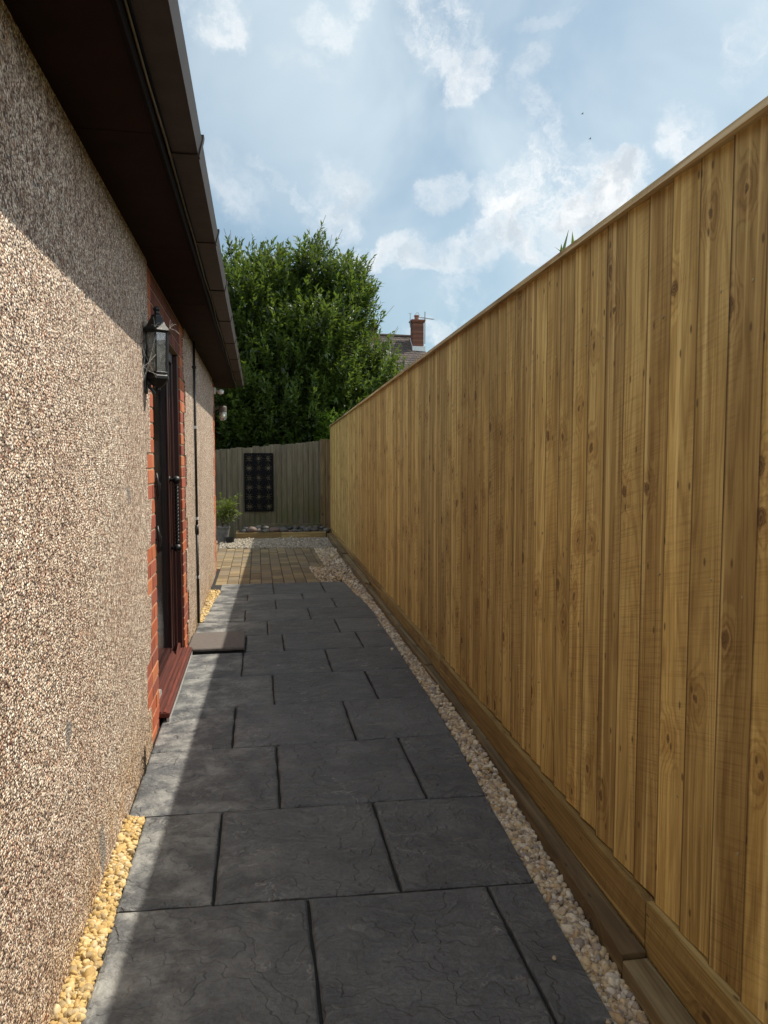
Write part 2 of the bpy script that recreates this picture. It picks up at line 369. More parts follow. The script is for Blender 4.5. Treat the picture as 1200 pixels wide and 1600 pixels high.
def mat_slate():
    t = material('riven_slate'); r = attr(t, 'rnd')['Fac']
    off = t.new('ShaderNodeCombineXYZ', {0: t.math('MULTIPLY', r, 37.0), 1: t.math('MULTIPLY', r, 91.0), 2: t.math('MULTIPLY', r, 13.0)}).outputs[0]
    p = t.vec('ADD', t.pos, off)
    pw = t.vec('ADD', p, t.scale(t.vec('SUBTRACT', t.noise(p, 5, 4, out=1), (.5, .5, .5)), .22))
    # cleft layers: terraces in a low-frequency noise
    s1 = t.noise(pw, 3.2, 3, .5); ter = t.math('MULTIPLY', s1, 11.0); fl = t.math('FLOOR', ter); fr = t.math('FRACT', ter)
    step = t.math('ADD', fl, t.mapr(fr, .0, .10, 0, 1))
    edge = t.mapr(t.math('ABSOLUTE', t.math('SUBTRACT', fr, .05)), .06, .0, 0, 1)
    edge = t.math('MULTIPLY', edge, t.mapr(t.noise(p, 6, 3), .45, .6))
    st = t.noise(t.vec('MULTIPLY', pw, (1, 2.6, 1)), 9, 6, .62)
    fine = t.noise(p, 70, 6, .65)
    bl = t.noise(p, 2.4, 5, .6)
    col = t.mix(t.mapr(bl, .3, .7), (.064, .068, .074), (.102, .106, .112))
    tone = t.ramp(r, [(0, (.78, .78, .79)), (.35, (1.10, 1.10, 1.12)), (.6, (.90, .92, .95)), (.85, (1.28, 1.26, 1.22)), (1, (1, 1, 1))])
    col = t.mix(1, col, tone, 'MULTIPLY')
    col = t.mix(t.mapr(st, .46, .72, 0, .62), col, (.162, .162, .160))
    col = t.mix(t.mapr(fine, .40, .70, 0, .55), col, (.040, .039, .038))
    vein = t.noise(pw, 11, 3, .5); vein = t.mapr(t.math('ABSOLUTE', t.math('SUBTRACT', vein, .5)), .022, .0, 0, 1)
    vein = t.math('MULTIPLY', vein, t.mapr(t.noise(p, 4, 3), .52, .68))
    col = t.mix(t.math('MULTIPLY', vein, .7), col, (.28, .27, .25))
    col = t.mix(t.math('MULTIPLY', edge, .14), col, (.03, .03, .03))
    # pale dust plus painted sun brightness on the house side of the path
    X = t.new('ShaderNodeSeparateXYZ', {0: t.pos}).outputs[0]
    dust_sun = t.math('MULTIPLY', t.mapr(t.noise(p, 7, 6, .65), .40, .70), t.mapr(X, .2, -.45, .10, .95))
    col = t.mix(dust_sun, col, (.31, .305, .285))
    hb = t.math('ADD', t.math('MULTIPLY', step, .30), t.math('ADD', t.math('MULTIPLY', st, 1.1), t.math('MULTIPLY', fine, .32)))
    return setb(t, col, .50, hb, 1.0, .015)

def mat_random(name, cols, rough=.8, nscale=60, bstr=.4, bdist=.003, mottle=.35):
    t = material(name); r = attr(t, 'rnd')['Fac']; n = len(cols)
    c = t.ramp(r, [(i/n, k) for i, k in enumerate(cols)], 'CONSTANT' if n > 3 else 'LINEAR')
    nn = t.noise(t.pos, nscale, 4); col = t.mix(t.mapr(nn, .3, .72, 0, mottle), c, (.45, .40, .34), 'MULTIPLY')
    return setb(t, col, rough, nn, bstr, bdist)
def mat_leaf(name, dark, light, trans=.35, rough=.52):
    t = material(name); r = attr(t, 'rnd')['Fac']
    n = t.noise(t.pos, 1.3, 3); f = t.math('ADD', t.math('MULTIPLY', r, .75), t.math('MULTIPLY', t.mapr(n, .3, .7), .35), clamp=True)
    c = t.mix(f, dark, light); setb(t, c, rough)
    tr = t.new('ShaderNodeBsdfTranslucent', {'Color': t.mix(.4, c, (.30, .42, .05))})
    mx = t.new('ShaderNodeMixShader', {0: trans, 1: t.b.outputs[0], 2: tr.outputs[0]}); t.l.new(mx.outputs[0], t.o.inputs[0])
    return t.m
def mat_glass(name, tint=(.9, .95, .95), rough=.02, dirt=.25):
    t = material(name)
    gl = t.new('ShaderNodeBsdfGlossy', {'Roughness': rough, 'Color': (.9, .9, .9, 1)}); tr = t.new('ShaderNodeBsdfTransparent', {'Color': (*tint, 1)})
    fr = t.new('ShaderNodeFresnel', {'IOR': 1.5}); mx = t.new('ShaderNodeMixShader', {0: t.math('ADD', fr.outputs[0], .05), 1: tr.outputs[0], 2: gl.outputs[0]})
    df = t.new('ShaderNodeBsdfDiffuse', {'Color': (.5, .5, .47, 1)})
    dn = t.mapr(t.noise(t.pos, 55, 5), .35, .75, dirt*.4, dirt)
    m2 = t.new('ShaderNodeMixShader', {0: dn, 1: mx.outputs[0], 2: df.outputs[0]}); t.l.new(m2.outputs[0], t.o.inputs[0])
    return t.m

M = {}
M['pebble'] = mat_pebble()
M['fence'] = mat_wood('treated_pine', (.55, .385, .14), (.36, .235, .075), (.70, .52, .215))
M['cap'] = mat_wood('pine_capping', (.56, .44, .26), (.45, .34, .18), (.64, .53, .34), knots=.4)
M['gboard'] = mat_wood('gravel_board_pine', (.36, .255, .095), (.24, .16, .055), (.46, .34, .14), knots=.8)
M['sleeper'] = mat_wood('timber_sleeper', (.17, .125, .062), (.075, .05, .024), (.27, .21, .12), knots=.7, saw=.6)
M['oldfence'] = mat_wood('weathered_fence', (.115, .100, .066), (.045, .038, .025), (.19, .165, .115), green=(.068, .070, .008), weather=(.105, .095, .066), knots=.6, saw=.2)
M['edging'] = mat_wood('edging_timber', (.27, .20, .09), (.18, .13, .055), (.34, .26, .13), knots=.5)
M['slate'] = mat_slate()
M['step'] = mat_random('step_concrete', [(.105, .092, .084), (.12, .102, .092)], .75, 30, .5, .004)
M['joint'] = simple('dark_joint_grit', (.016, .015, .014), .95, .4, 90, .6)
M['void'] = simple('flat_black', (.012, .012, .012), .8)
M['gbed'] = simple('gravel_sub_base', (.20, .15, .09), .95, .4, 80, .8)
M['gravel'] = mat_random('river_gravel', [(.52, .40, .25), (.60, .49, .34), (.42, .30, .17), (.66, .58, .45), (.48, .38, .27), (.36, .29, .22), (.58, .45, .27), (.62, .55, .46), (.30, .25, .22)], .7, 120)
M['gravel_y'] = mat_random('yellow_gravel', [(.54, .38, .155), (.60, .44, .20), (.44, .29, .105), (.58, .47, .28), (.50, .34, .125), (.36, .26, .13)], .75, 120)
M['gravel_g'] = mat_random('pale_gravel', [(.30, .26, .195), (.35, .31, .25), (.25, .21, .155), (.20, .175, .14), (.40, .36, .30), (.28, .235, .17)], .75, 120)
M['brick'] = mat_random('red_brick', [(.37, .088, .033), (.43, .125, .045), (.28, .065, .032), (.46, .15, .06), (.33, .085, .045), (.40, .10, .035), (.24, .06, .035)], .85, 45, .5, .004)
M['brick_shade'] = mat_random('shaded_red_brick', [(.15, .035, .018), (.18, .045, .022), (.12, .028, .016)], .85, 45, .5, .004)  # brick colours darkened to paint the eaves shade over the door
M['mortar'] = simple('mortar', (.34, .27, .18), .95, .2, 70, .5)
M['paver'] = mat_random('block_paver', [(.185, .135, .072), (.22, .16, .085), (.15, .112, .066), (.19, .148, .096), (.245, .185, .10)], .9, 50, .6, .005)
M['soffit'] = simple('brown_soffit', (.020, .0075, .005), .8, .2, 6, .1, **{'Specular IOR Level': .15})
M['gutter'] = simple('brown_gutter', (.030, .020, .017), .55, .2, 14, .15, **{'Specular IOR Level': .3})
M['fascia'] = simple('dark_fascia', (.008, .004, .003), .8, .2, 8, .1, **{'Specular IOR Level': .1})
M['pale_line'] = simple('beige_line', (.20, .155, .115), .6)
M['tile'] = mat_random('roof_tile', [(.046, .034, .028), (.062, .045, .036), (.038, .03, .027), (.075, .055, .044)], .9, 25, .6, .01)
M['mahog'] = simple('mahogany_frame', (.032, .007, .005), .4, .25, 9, .1)
M['sill'] = mat_wood('mahogany_sill', (.115, .021, .012), (.07, .012, .007), (.15, .03, .017), knots=0, saw=0)
M['dglass'] = simple('dark_door_glass', (.006, .006, .007), .08, .1)
M['iron'] = simple('black_iron', (.006, .006, .006), .42, .2, 60, .4)
M['screen'] = simple('black_screen_steel', (.004, .004, .005), .8, .2, 30, .1, **{'Specular IOR Level': .12})
M['alu'] = simple('grey_end_cap', (.35, .35, .34), .45)
M['white'] = simple('white_plastic', (.78, .78, .75), .4, .05)
M['pipe'] = simple('black_pipe', (.011, .010, .010), .42)
M['glass'] = mat_glass('lantern_glass', dirt=.55)
M['jar'] = mat_glass('jar_glass', dirt=.25)
M['bulb'] = simple('bulb_glass', (.75, .70, .55), .2, .05)
M['brass'] = simple('dull_brass', (.36, .29, .15), .5)
M['bronze'] = simple('aged_bronze', (.10, .075, .055), .5)
M['web'] = simple('spider_web', (.55, .52, .47), .8)
M['cobble'] = mat_random('cobble', [(.05, .048, .046), (.075, .07, .066), (.12, .08, .066), (.038, .038, .038), (.065, .06, .054), (.11, .10, .085)], .7, 30, .3, .004)
M['pot'] = simple('grey_pot', (.14, .14, .14), .6, .25)
M['soil'] = simple('soil', (.05, .035, .022), 1, .4, 60, .8)
M['leaf'] = mat_leaf('tree_leaf', (.007, .018, .005), (.075, .125, .017), .32, .5)
M['leaf_pot'] = mat_leaf('pot_leaf', (.05, .085, .015), (.16, .17, .03), .35)
M['leaf_bright'] = mat_leaf('bright_leaf', (.09, .19, .015), (.20, .32, .03), .4)
M['bark'] = simple('bark', (.09, .07, .05), .95, .3, 25, .8)
M['drystem'] = simple('dry_stem', (.045, .035, .022), .9)
M['grass'] = simple('lawn', (.06, .10, .025), .95, .4, 9, .8)
M['render'] = simple('pale_render', (.55, .50, .43), .9, .1)
M['lead'] = simple('lead_flashing', (.48, .49, .50), .5)
M['terracotta'] = simple('terracotta', (.20, .08, .05), .8)
M['steel'] = simple('aerial_metal', (.25, .26, .28), .4)
M['bird'] = simple('bird_feathers', (.03, .03, .03), .8)

# ------------------------------------------------------------------ ground, path, paving
WX = -.507                                       # face of the house wall
RIGHT = [(1.0, .840), (1.636, .870), (2.239, .892), (2.84, .912), (3.471, .939), (4.052, .960), (4.625, .968), (5.173, .985), (5.72, .995), (6.244, 1.012), (6.72, 1.012), (7.18, .992), (7.47, .967), (8.17, .942)]
ROWY = [-.17, .43, 1.03, 1.638, 2.236, 2.838, 3.466, 4.062, 4.636, 5.222, 5.728, 6.238, 6.722, 7.176, 7.492, 8.172]
SPL = {0: [-.15, .45], 1: [.13, .72], 2: [-.15, .44], 3: [.14, .725], 4: [-.15, .44], 5: [.073, .665], 6: [-.133, .46], 7: [.078, .667], 8: [-.114, .462], 9: [-.10, .176, .749], 10: [.066, .635], 11: [-.121, .441], 12: [.157, .71], 13: [-.11, .432], 14: [.152, .678]}
big = MB(); N = 12
ys = [-400, -60, -8, 15, 60, 200, 700, 1500]; xs = [-900, -200, -40, -10, 10, 40, 200, 900]
for i in range(len(xs)-1):
    for j in range(len(ys)-1):
        big.add([(xs[i], ys[j], -.16), (xs[i+1], ys[j], -.16), (xs[i+1], ys[j+1], -.16), (xs[i], ys[j+1], -.16)], [(0, 1, 2, 3)])
tag(big.build('ground', M['grass']), kind='structure')
def sheet(name, mat, x0f, x1f, y0, y1, dz, nx=6, ny=40):
    m = MB(); vs = []; fs = []
    for j in range(ny+1):
        y = lerp(y0, y1, j/ny)
        for i in range(nx+1):
            x = lerp(x0f(y), x1f(y), i/nx); vs.append((x, y, g(x, y)+dz))
    for j in range(ny):
        for i in range(nx): a = j*(nx+1)+i; fs.append((a, a+1, a+nx+2, a+nx+1))
    m.add(vs, fs); return tag(m.build(name, mat), kind='structure')
sheet('path_bed', M['joint'], lambda y: WX-.02 if 2.8 < y < 6.2 else -.46, lambda y: pl(RIGHT, y)-.004, -1, 8.16, -.016)

slabs = MB()
def left_x(r):
    if r < 5: return -.435
    if r == 7: return -.468
    if r == 8: return -.468
    if r < 11: return -.502
    return {11: -.468, 12: -.445, 13: -.425, 14: -.40}[r]
def slab(m, x00, x10, x11, x01, y00, y10, y11, y01, dz=0, n=12, thick=.03):
    rnd = random.random(); vs = []; fs = []
    ph = random.random()*9
    tilt = random.uniform(-.002, .002)
    for j in range(n+1):
        for i in range(n+1):
            def sp(k): return [0, .012, .03][k] if k < 3 else (1-[0, .012, .03][n-k] if k > n-3 else lerp(.03, .97, (k-2)/(n-4)))
            a, b = sp(i), sp(j)
            x = lerp(lerp(x00, x10, a), lerp(x01, x11, a), b); y = lerp(lerp(y00, y10, a), lerp(y01, y11, a), b)
            e = (i in (0, n)) or (j in (0, n)); e1 = (i in (1, n-1)) or (j in (1, n-1))
            if e:
                x += random.uniform(-.0022, .0022); y += random.uniform(-.0022, .0022)
            z = g(x, y)+dz+(-.007+random.uniform(-.002, .001) if e else (-.002 if e1 else 0))+.0014*sin(9*x+ph)*cos(8*y+ph)+tilt*(a-.5)
            vs.append((x, y, z))
    for j in range(n):
        for i in range(n): q = j*(n+1)+i; fs.append((q, q+1, q+n+2, q+n+1))
    loop = [i for i in range(n+1)]+[j*(n+1)+n for j in range(1, n+1)]+[n*(n+1)+i for i in range(n-1, -1, -1)]+[j*(n+1) for j in range(n-1, 0, -1)]
    b = len(vs)
    for k in loop: p = vs[k]; vs.append((p[0], p[1], p[2]-thick))
    L = len(loop)
    for k in range(L): fs.append((loop[k], b+k, b+(k+1) % L, loop[(k+1) % L]))
    m.add(vs, fs, rnd)
J = .0046
for r in range(15):
    y0, y1 = ROWY[r]+J, ROWY[r+1]-J
    if r == 14: y1 = ROWY[15]
    ed = [left_x(r)]+SPL[r]+[None]
    for k in range(len(ed)-1):
        if r == 9 and k == 0: continue           # the raised slab
        xa = ed[k]+(J if k else 0); last = ed[k+1] is None
        xb0 = pl(RIGHT, y0) if last else ed[k+1]-J; xb1 = pl(RIGHT, y1) if last else ed[k+1]-J
        tl = -.006*(k+.5)/3 if r > 8 else 0
        slab(slabs, xa, xb0, xb1, xa, y0-.012*xa*(r > 8), y0-.012*xb0*(r > 8), y1-.012*xb1*(r > 8), y1-.012*xa*(r > 8))
o = slabs.build('paved_path', M['slate'], smooth=False); tag(o, kind='structure')
rs_ = MB(); slab(rs_, -.500, -.106, -.106, -.500, 5.235, 5.222, 5.728, 5.728, dz=.036, thick=.012)
t0 = thing('paving_slab', (-.30, 5.48, 0), 'raised reddish grey step slab against the wall just past the door', 'paving slab')
rs_.build('slab', M['step'], t0)
m = MB(); m.box(-.497, -.109, 5.250, 5.722, -.012, .0225); m.build('gap_shade', M['void'], t0)  # black block painted as the shaded void under the raised slab

# block paving behind the slabs (runs on round the back of the house)
pv = MB(); cols = [(-4+i*.126) for i in range(0, 39)]
rtop = lambda x: 11.56-.16*(x+.1)
for i, x in enumerate(cols):
    if x > .80: break
    y = 8.19+(i % 2)*-.11; first = True
    while y < 11.5:
        L = .222
        ya, yb = max(y, 8.185), min(y+L-.006, rtop(x))
        xr = x+.120
        lim = .66 if y < 8.9 else (.64 if y < 9.4 else .84)
        if x < lim-.03 and yb-ya > .04 and not (x < WX-.0 and y < 9.40 and x+.12 > -99 and x < -.50):
            pv.box(x, min(xr, lim+.02), ya, yb, -.05, random.uniform(-.004, .002)-.006, bev=.005)
        y += L
tag(pv.build('block_paving', M['paver']), kind='structure')
m = MB(); m.box(-4.1, .84, 8.18, 11.5, -.08, -.020); m.box(-4.1, .62, 8.18, 9.3, -.09, -.0199)
o = MB(); o.add([(-4.1, 8.176, -.017), (.62, 8.176, -.017), (.62, 9.0, -.017), (.82, 9.2, -.017), (.82, 11.45, -.017), (-4.1, 11.9, -.017)], [(0, 1, 2, 3, 4, 5)])
tag(o.build('paving_bed', M['joint']), kind='structure')

# ------------------------------------------------------------------ gravel: real stones
def ico(sub):
    bm = bmesh.new(); bmesh.ops.create_icosphere(bm, subdivisions=sub, radius=1); bm.verts.index_update()
    V = np.array([v.co[:] for v in bm.verts]); F = np.array([[v.index for v in f.verts] for f in bm.faces]); bm.free(); return V, F
I1 = ico(1); I2 = ico(2)
def stones(name, P, size, mat, base, label=None, cat=None, angular=.25):
    V0, F0 = base; n = len(P); k = len(V0)
    s = size*np.exp(RS.normal(-.03, .36, n)); ax = np.stack([s*RS.uniform(.85, 1.3, n), s*RS.uniform(.65, 1.0, n), s*RS.uniform(.45, .75, n)], 1)
    q = RS.normal(size=(n, 4)); q /= np.linalg.norm(q, axis=1)[:, None]
    tilt = .45; q[:, 1:3] *= tilt; q /= np.linalg.norm(q, axis=1)[:, None]
    w, x, y, z = q.T
    Rm = np.stack([np.stack([1-2*(y*y+z*z), 2*(x*y-z*w), 2*(x*z+y*w)], 1), np.stack([2*(x*y+z*w), 1-2*(x*x+z*z), 2*(y*z-x*w)], 1), np.stack([2*(x*z-y*w), 2*(y*z+x*w), 1-2*(x*x+y*y)], 1)], 1)
    V = V0[None]*ax[:, None, :]*(1+RS.uniform(-angular, angular, (n, k, 1)))
    V = np.einsum('nij,nkj->nki', Rm, V)+P[:, None, :]
    F = (F0[None]+(np.arange(n)*k)[:, None, None]).reshape(-1, 3)
    o = np_mesh(name, V.reshape(-1, 3), F, mat, np.repeat(RS.uniform(0, 1, n), k), smooth=True)
    return tag(o, label, cat, kind='stuff')
SLP = [(-2, .93), (1.5, .962), (1.86, .978), (2.65, 1.018), (3.38, 1.045), (4.6, 1.060), (5.4, 1.069), (7.7, 1.112), (10.1, 1.150), (12.9, 1.190), (14, 1.21)]
def strip(n, xl, xr, y0, y1, top, layers=.014):
    y = RS.uniform(y0, y1, n); a = np.array([xl(v) for v in y]); b = np.array([xr(v) for v in y])
    x = a+(b-a)*RS.uniform(0, 1, n); z = np.array([g(p, q) for p, q in zip(x, y)])+top-RS.uniform(0, layers, n)
    ok = b-a > .004
    return np.stack([x, y, z], 1)[ok]
sheet('gravel_bed', M['gbed'], lambda y: pl(RIGHT, y)-.005 if y < 8.17 else (.62 if y < 9.4 else .80), lambda y: pl(SLP, y)+.01, -1, 12.95, -.034, 2, 80)
P = np.concatenate([strip(5200, lambda y: pl(RIGHT, y)+.004, lambda y: pl(SLP, y)-.004, 1.3, 3.0, -.012, .018), strip(3600, lambda y: pl(RIGHT, y)+.004, lambda y: pl(SLP, y)-.004, 3.0, 5.2, -.004, .018)])
st_ = np.array([(pl(RIGHT, y)-d, y, g(pl(RIGHT, y)-d, y)+.004) for y, d in zip(RS.uniform(1.4, 6, 26), RS.exponential(.05, 26)+.01)])
stones('gravel', np.concatenate([P, st_[:5]]), .0084, M['gravel'], I2, 'strip of cream pebbles between the slate path and the fence sleepers', 'gravel', .2)
P = np.concatenate([strip(5200, lambda y: pl(RIGHT, y)+.004 if y < 8.17 else (.66 if y < 8.9 else (.645 if y < 9.4 else .845)), lambda y: pl(SLP, y)-.004, 5.2, 11.4, -.004, .016)])
stones('gravel', P, .0125, M['gravel'], I1, 'far cream pebbles beside the block paving along the fence', 'gravel')
P = strip(9000, lambda y: -.62+.0*y, lambda y: pl(SLP, y)-.004, 11.35, 12.96, -.002, .016)
P = P[P[:, 1] > 11.58-.16*(P[:, 0]+.1)]
stones('gravel', P, .0135, M['gravel_g'], I1, 'pale gravel in front of the timber edged cobble bed', 'gravel')
m = MB(); m.add([(-.8, 11.3, -.03), (1.22, 11.1, -.03), (1.22, 13.0, -.03), (-.8, 13.0, -.03)], [(0, 1, 2, 3)]); tag(m.build('gravel_bed', M['gbed']), kind='structure')
m = MB(); m.add([(WX-.03, -1, -.03), (-.43, -1, -.03), (-.43, 2.832, -.03), (WX-.03, 2.832, -.03)], [(0, 1, 2, 3)])
m.add([(WX-.03, 6.2, -.03), (-.39, 6.2, -.03), (-.39, 8.18, -.03), (WX-.03, 8.18, -.03)], [(0, 1, 2, 3)]); tag(m.build('gravel_bed', M['gbed']), kind='structure')
P = strip(4200, lambda y: WX+.002, lambda y: -.442, 1.2, 2.826, .002, .02)
stones('gravel', P, .0082, M['gravel_y'], I2, 'near strip of yellow gravel between the pebbledash wall and the slate slabs', 'gravel', .24)
P = strip(1500, lambda y: WX+.003, lambda y: pl([(6.25, -.475), (6.7, -.452), (7.2, -.43), (7.5, -.405), (7.8, -.40)], y), 6.25, 7.80, .004, .016)
stones('gravel', P, .0105, M['gravel_y'], I1, 'far patch of yellow gravel at the foot of the wall past the downpipe', 'gravel')
m = MB(); m.box(WX+.004, -.405, 7.86, 8.16, -.03, -.004, bev=.006); o = m.build('drain_cover', M['void'], loc=(-.45, 8.0, -.03)); tag(o, 'small dark drain cover at the end of the yellow gravel', 'drain cover')

# ------------------------------------------------------------------ right-hand fence
def FX(y): return 1.073+(y-1.8)*(.255/12.05)
def FZ(y): return 2.1015-(y-1.4)*.00905
F0Y, F1Y = -2.0, 13.585; ZB = .125
fence = thing('garden_fence', (FX(5), 5, 0), 'tall new pine feather edge fence running along the right of the path', 'fence')
bd = MB(); y = F0Y; PW = .1265
y0 = 1.432-PW*27; y = y0; k = 0
while y < F1Y-.02:
    w = PW*random.uniform(.985, 1.015) if not (1.2 < y < 3) else PW
    y1 = min(y+w, F1Y); jit = random.uniform(-.0015, .0025); a = y-.028; 
    thin, thick = .0165+jit, jit                  # near edge tucked back, far edge proud
    ztop = FZ(y)-.0175; zb = ZB+random.uniform(-.003, .003)
    sd = random.random()*80; rv = random.random()
    cup = random.uniform(-.0015, .0015); nseg = 4
    vs = []; wc = []
    for zz in (zb, ztop):
        for i in range(nseg+1):
            f = i/nseg; yy = lerp(a, y1, f); xx = FX(yy)+lerp(thin, thick, f)+cup*sin(pi*f)
            vs.append((xx, yy, zz)); wc.append((yy-a, zz+sd*3, sd))
        for i in range(nseg+1):
            f = i/nseg; yy = lerp(a, y1, f); xx = FX(yy)+lerp(thin+.005, .016, f)
            vs.append((xx, yy, zz)); wc.append((yy-a+.3, zz+sd*3, sd))
    n = 2*(nseg+1); fs = []
    for i in range(nseg):
        fs += [(i, i+1, n+i+1, n+i), (nseg+1+i, n+nseg+1+i, n+nseg+2+i, nseg+2+i), (i, nseg+1+i, nseg+2+i, i+1), (n+i, n+i+1, n+nseg+2+i, n+nseg+1+i)]
    fs += [(0, n, n+nseg+1, nseg+1), (nseg, 2*nseg+1, n+2*nseg+1, n+nseg)]
    bd.add(vs, fs, rv, wc); y = y1; k += 1
bd.build('board_panel', M['fence'], fence)
def bar(m, y0, y1, xo0, xo1, z0f, z1f, rnd=None):
    sd = random.random()*60
    vs = [(FX(yy)+xo, yy, zf(yy)) for yy in (y0, y1) for xo in (xo0, xo1) for zf in (z0f, z1f)]
    m.add(vs, [(0, 1, 3, 2), (4, 6, 7, 5), (0, 4, 5, 1), (2, 3, 7, 6), (0, 2, 6, 4), (1, 5, 7, 3)], rnd, [(p[2]+p[0], p[1], sd) for p in vs])
for a, b in [(-2, .6), (.603, 3.05), (3.053, 5.6), (5.603, 8.1), (8.103, 10.6), (10.603, 13.56)]:
    m = MB(); bar(m, a, b, -.018, .042, lambda y: FZ(y)-.0185, lambda y: FZ(y)); m.build('capping_rail', M['cap'], fence)
GBJ = [-2, 1.822, 4.4, 6.95, 9.5, 12.0, 13.56]; grv = [.5, .62, .1, .3, .8, .2]
for i, (a, b) in enumerate(zip(GBJ, GBJ[1:])):
    m = MB(); dx = random.uniform(-.002, .002); tz = ZB-.002+random.uniform(-.006, .002)
    bar(m, a+.003, b-.003, -.020+dx, .012, lambda y: -.14, lambda y: tz, grv[i]); m.build('gravel_board', M['gboard'], fence)
m = MB(); bar(m, -2, 13.55, .024, .07, lambda y: -.10, lambda y: .26); m.build('sun_block_board', M['fence'], fence)  # unseen board added to block sunlight leaking under the fence boards
for zc in (.45, 1.05, 1.75):
    m = MB(); bar(m, -2, 13.55, .020, .075, lambda y: zc-.035, lambda y: zc+.035); m.build('arris_rail', M['fence'], fence)
yy = -1.8
while yy < 13.6:
    m = MB(); m.box(FX(yy)+.078, FX(yy)+.178, yy-.05, yy+.05, -.16, FZ(yy)-.06, axis='z'); m.build('post', M['fence'], fence); yy += 2.56
# nail heads in the near boards
m = MB(); yb = 1.432-PW*2
for i in range(26):
    for zc in (.45, 1.05, 1.75):
        for q in (.35,):
            yy = yb+PW*(i+q)+random.uniform(-.01, .01); z = zc+random.uniform(-.02, .02); x = FX(yy)+.0075
            m.tube([(x+.004, yy, z), (x-.0012, yy, z)], .0035, 7)
o = m.build('nail_heads', M['brass'], fence); o['kind'] = 'stuff'

# sleepers at the fence foot
SB = [(-.6, 1.797, (-.034, -.022), 'nearest timber sleeper edging the gravel, running out of the bottom right corner'), (1.803, 4.597, (-.008, .022), 'long dark timber sleeper edging the gravel just past the nearest joint'), (4.603, 7.697, (.030, .036), 'middle timber sleeper edging the gravel opposite the door'),
      (7.703, 10.09, (.055, .06), 'timber sleeper along the fence beside the block paving'), (10.1, 12.9, (.075, .078), 'farthest timber sleeper along the fence, reaching the cobble bed')]
for a, b, zt, lab in SB:
    m = MB(); n = 8; F = []; B = []
    for i in range(n+1):
        yy = lerp(a, b, i/n); F.append((pl(SLP, yy)+random.uniform(-.001, .001), yy)); B.append((FX(yy)-.0235, yy))
    poly = F+B[::-1]; sd = random.random()*40
    m.prism_xy(poly, -.15, 1, wcf=lambda p: (p[2]*.1+p[0]*1.0, p[1], sd)); m.v = [(p[0], p[1], p[2] if p[2] < 0 else lerp(zt[0], zt[1], (p[1]-a)/(b-a))) for p in m.v]
    o = m.build('timber_sleeper', M['sleeper'], loc=((F[4][0]+B[4][0])/2, F[4][1], -.15)); tag(o, lab, 'sleeper', 'timber sleepers along the fence foot')
    bv = o.modifiers.new('bevel', 'BEVEL'); bv.width = .004; bv.segments = 2; bv.limit_method = 'ANGLE'

# ------------------------------------------------------------------ the house on the left
house = thing('bungalow', (-4, 4, -.1), 'pebbledashed bungalow with red brick trim and brown eaves on the left', 'house')
DY0, DY1, DZT = 3.88, 5.25, 2.06; WE = 9.35; ST = 2.300
CH = .0755
def toothed(yw, yn, z0, z1, seq):
    out = []; z = z0; i = 0
    while z < z1-.001:
        k, wide = seq[i % len(seq)]; zz = min(z+k*CH, z1); yy = yw if wide else yn
        out += [(yy, z), (yy, zz)]; z = zz; i += 1
    return out
SEQ = [(4, False), (3, True), (4, False), (3, True), (3, False), (3, True)]
WZ0 = -.12
eN = [(y+(0 if z < .55 else (.08 if z < 1.15 else .15)) if z < 1.62 else 3.71, z) for y, z in toothed(3.44, 3.56, WZ0, ST, SEQ)]; eF = toothed(5.53, 5.43, WZ0, ST, SEQ); eE = toothed(8.85, 8.98, WZ0, ST, SEQ)
m = MB()
m.prism_yz([(-2.5, WZ0)]+eN+[(-2.5, ST)], -.62, WX, .5)
m.prism_yz(eF+eE[::-1], -.62, WX, .5)
m.box(-9, -.621, WE-.12, WE-.02, WZ0, ST, .5)     # gable end
m.box(-9, -8.9, -2.5, WE-.121, WZ0, ST, .5); m.box(-8.899, -.621, -2.5, -2.4, WZ0, ST, .5)
m.build('wall', M['pebble'], house)
def bricks(m, mort, y0, y1, z0, z1, edges, fixed_left):
    """courses of brick between the toothed edge and a straight reveal"""
    z = z0; i = 0
    while z < z1-.02:
        zz = min(z+CH-.009, z1)
        e = None
        for k in range(0, len(edges), 2):
            if edges[k][1]-.001 <= z+CH/2 <= edges[k+1][1]+.001: e = edges[k][0]
        a, b = (e+.001, y1) if not fixed_left else (y0, e-.001)
        L = b-a; parts = [(a, b)]
        if L > .24:
            c = a+.215 if (i % 2) else b-.215
            if c-a > .05 and b-c > .05: parts = [(a, c-.005), (c+.005, b)]
        for p, q in parts: m.box(-.618, -.5145+random.uniform(-.0012, .0012), p, q, z, zz, bev=.0035)
        z += CH; i += 1
def brick_panel(name, y0, y1, edges, fixed_left, z0=WZ0, z1=ST):
    m = MB(); bricks(m, None, y0, y1, z0, z1, edges, fixed_left); b = m.build(name, M['brick'], house)
    mm = MB(); ymin = y0 if fixed_left else min(e[0] for e in edges); ymax = y1 if not fixed_left else max(e[0] for e in edges)
    mm.box(-.615, -.518, ymin+.003, ymax-.003, z0, z1); mm.build('mortar', M['mortar'], b)
brick_panel('brick_jamb', 0, DY0, eN, False)
brick_panel('brick_jamb', DY1, 0, eF, True)
brick_panel('brick_quoin', 0, WE, eE, False)
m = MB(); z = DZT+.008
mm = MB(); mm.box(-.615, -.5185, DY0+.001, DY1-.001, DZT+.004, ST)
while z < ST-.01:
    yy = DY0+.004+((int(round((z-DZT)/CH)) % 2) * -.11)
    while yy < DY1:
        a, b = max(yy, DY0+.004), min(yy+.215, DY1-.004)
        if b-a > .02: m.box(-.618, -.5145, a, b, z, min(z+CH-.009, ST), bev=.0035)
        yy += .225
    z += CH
b = m.build('brick_lintel', M['brick_shade'], house); mm.build('mortar', M['mortar'], b)
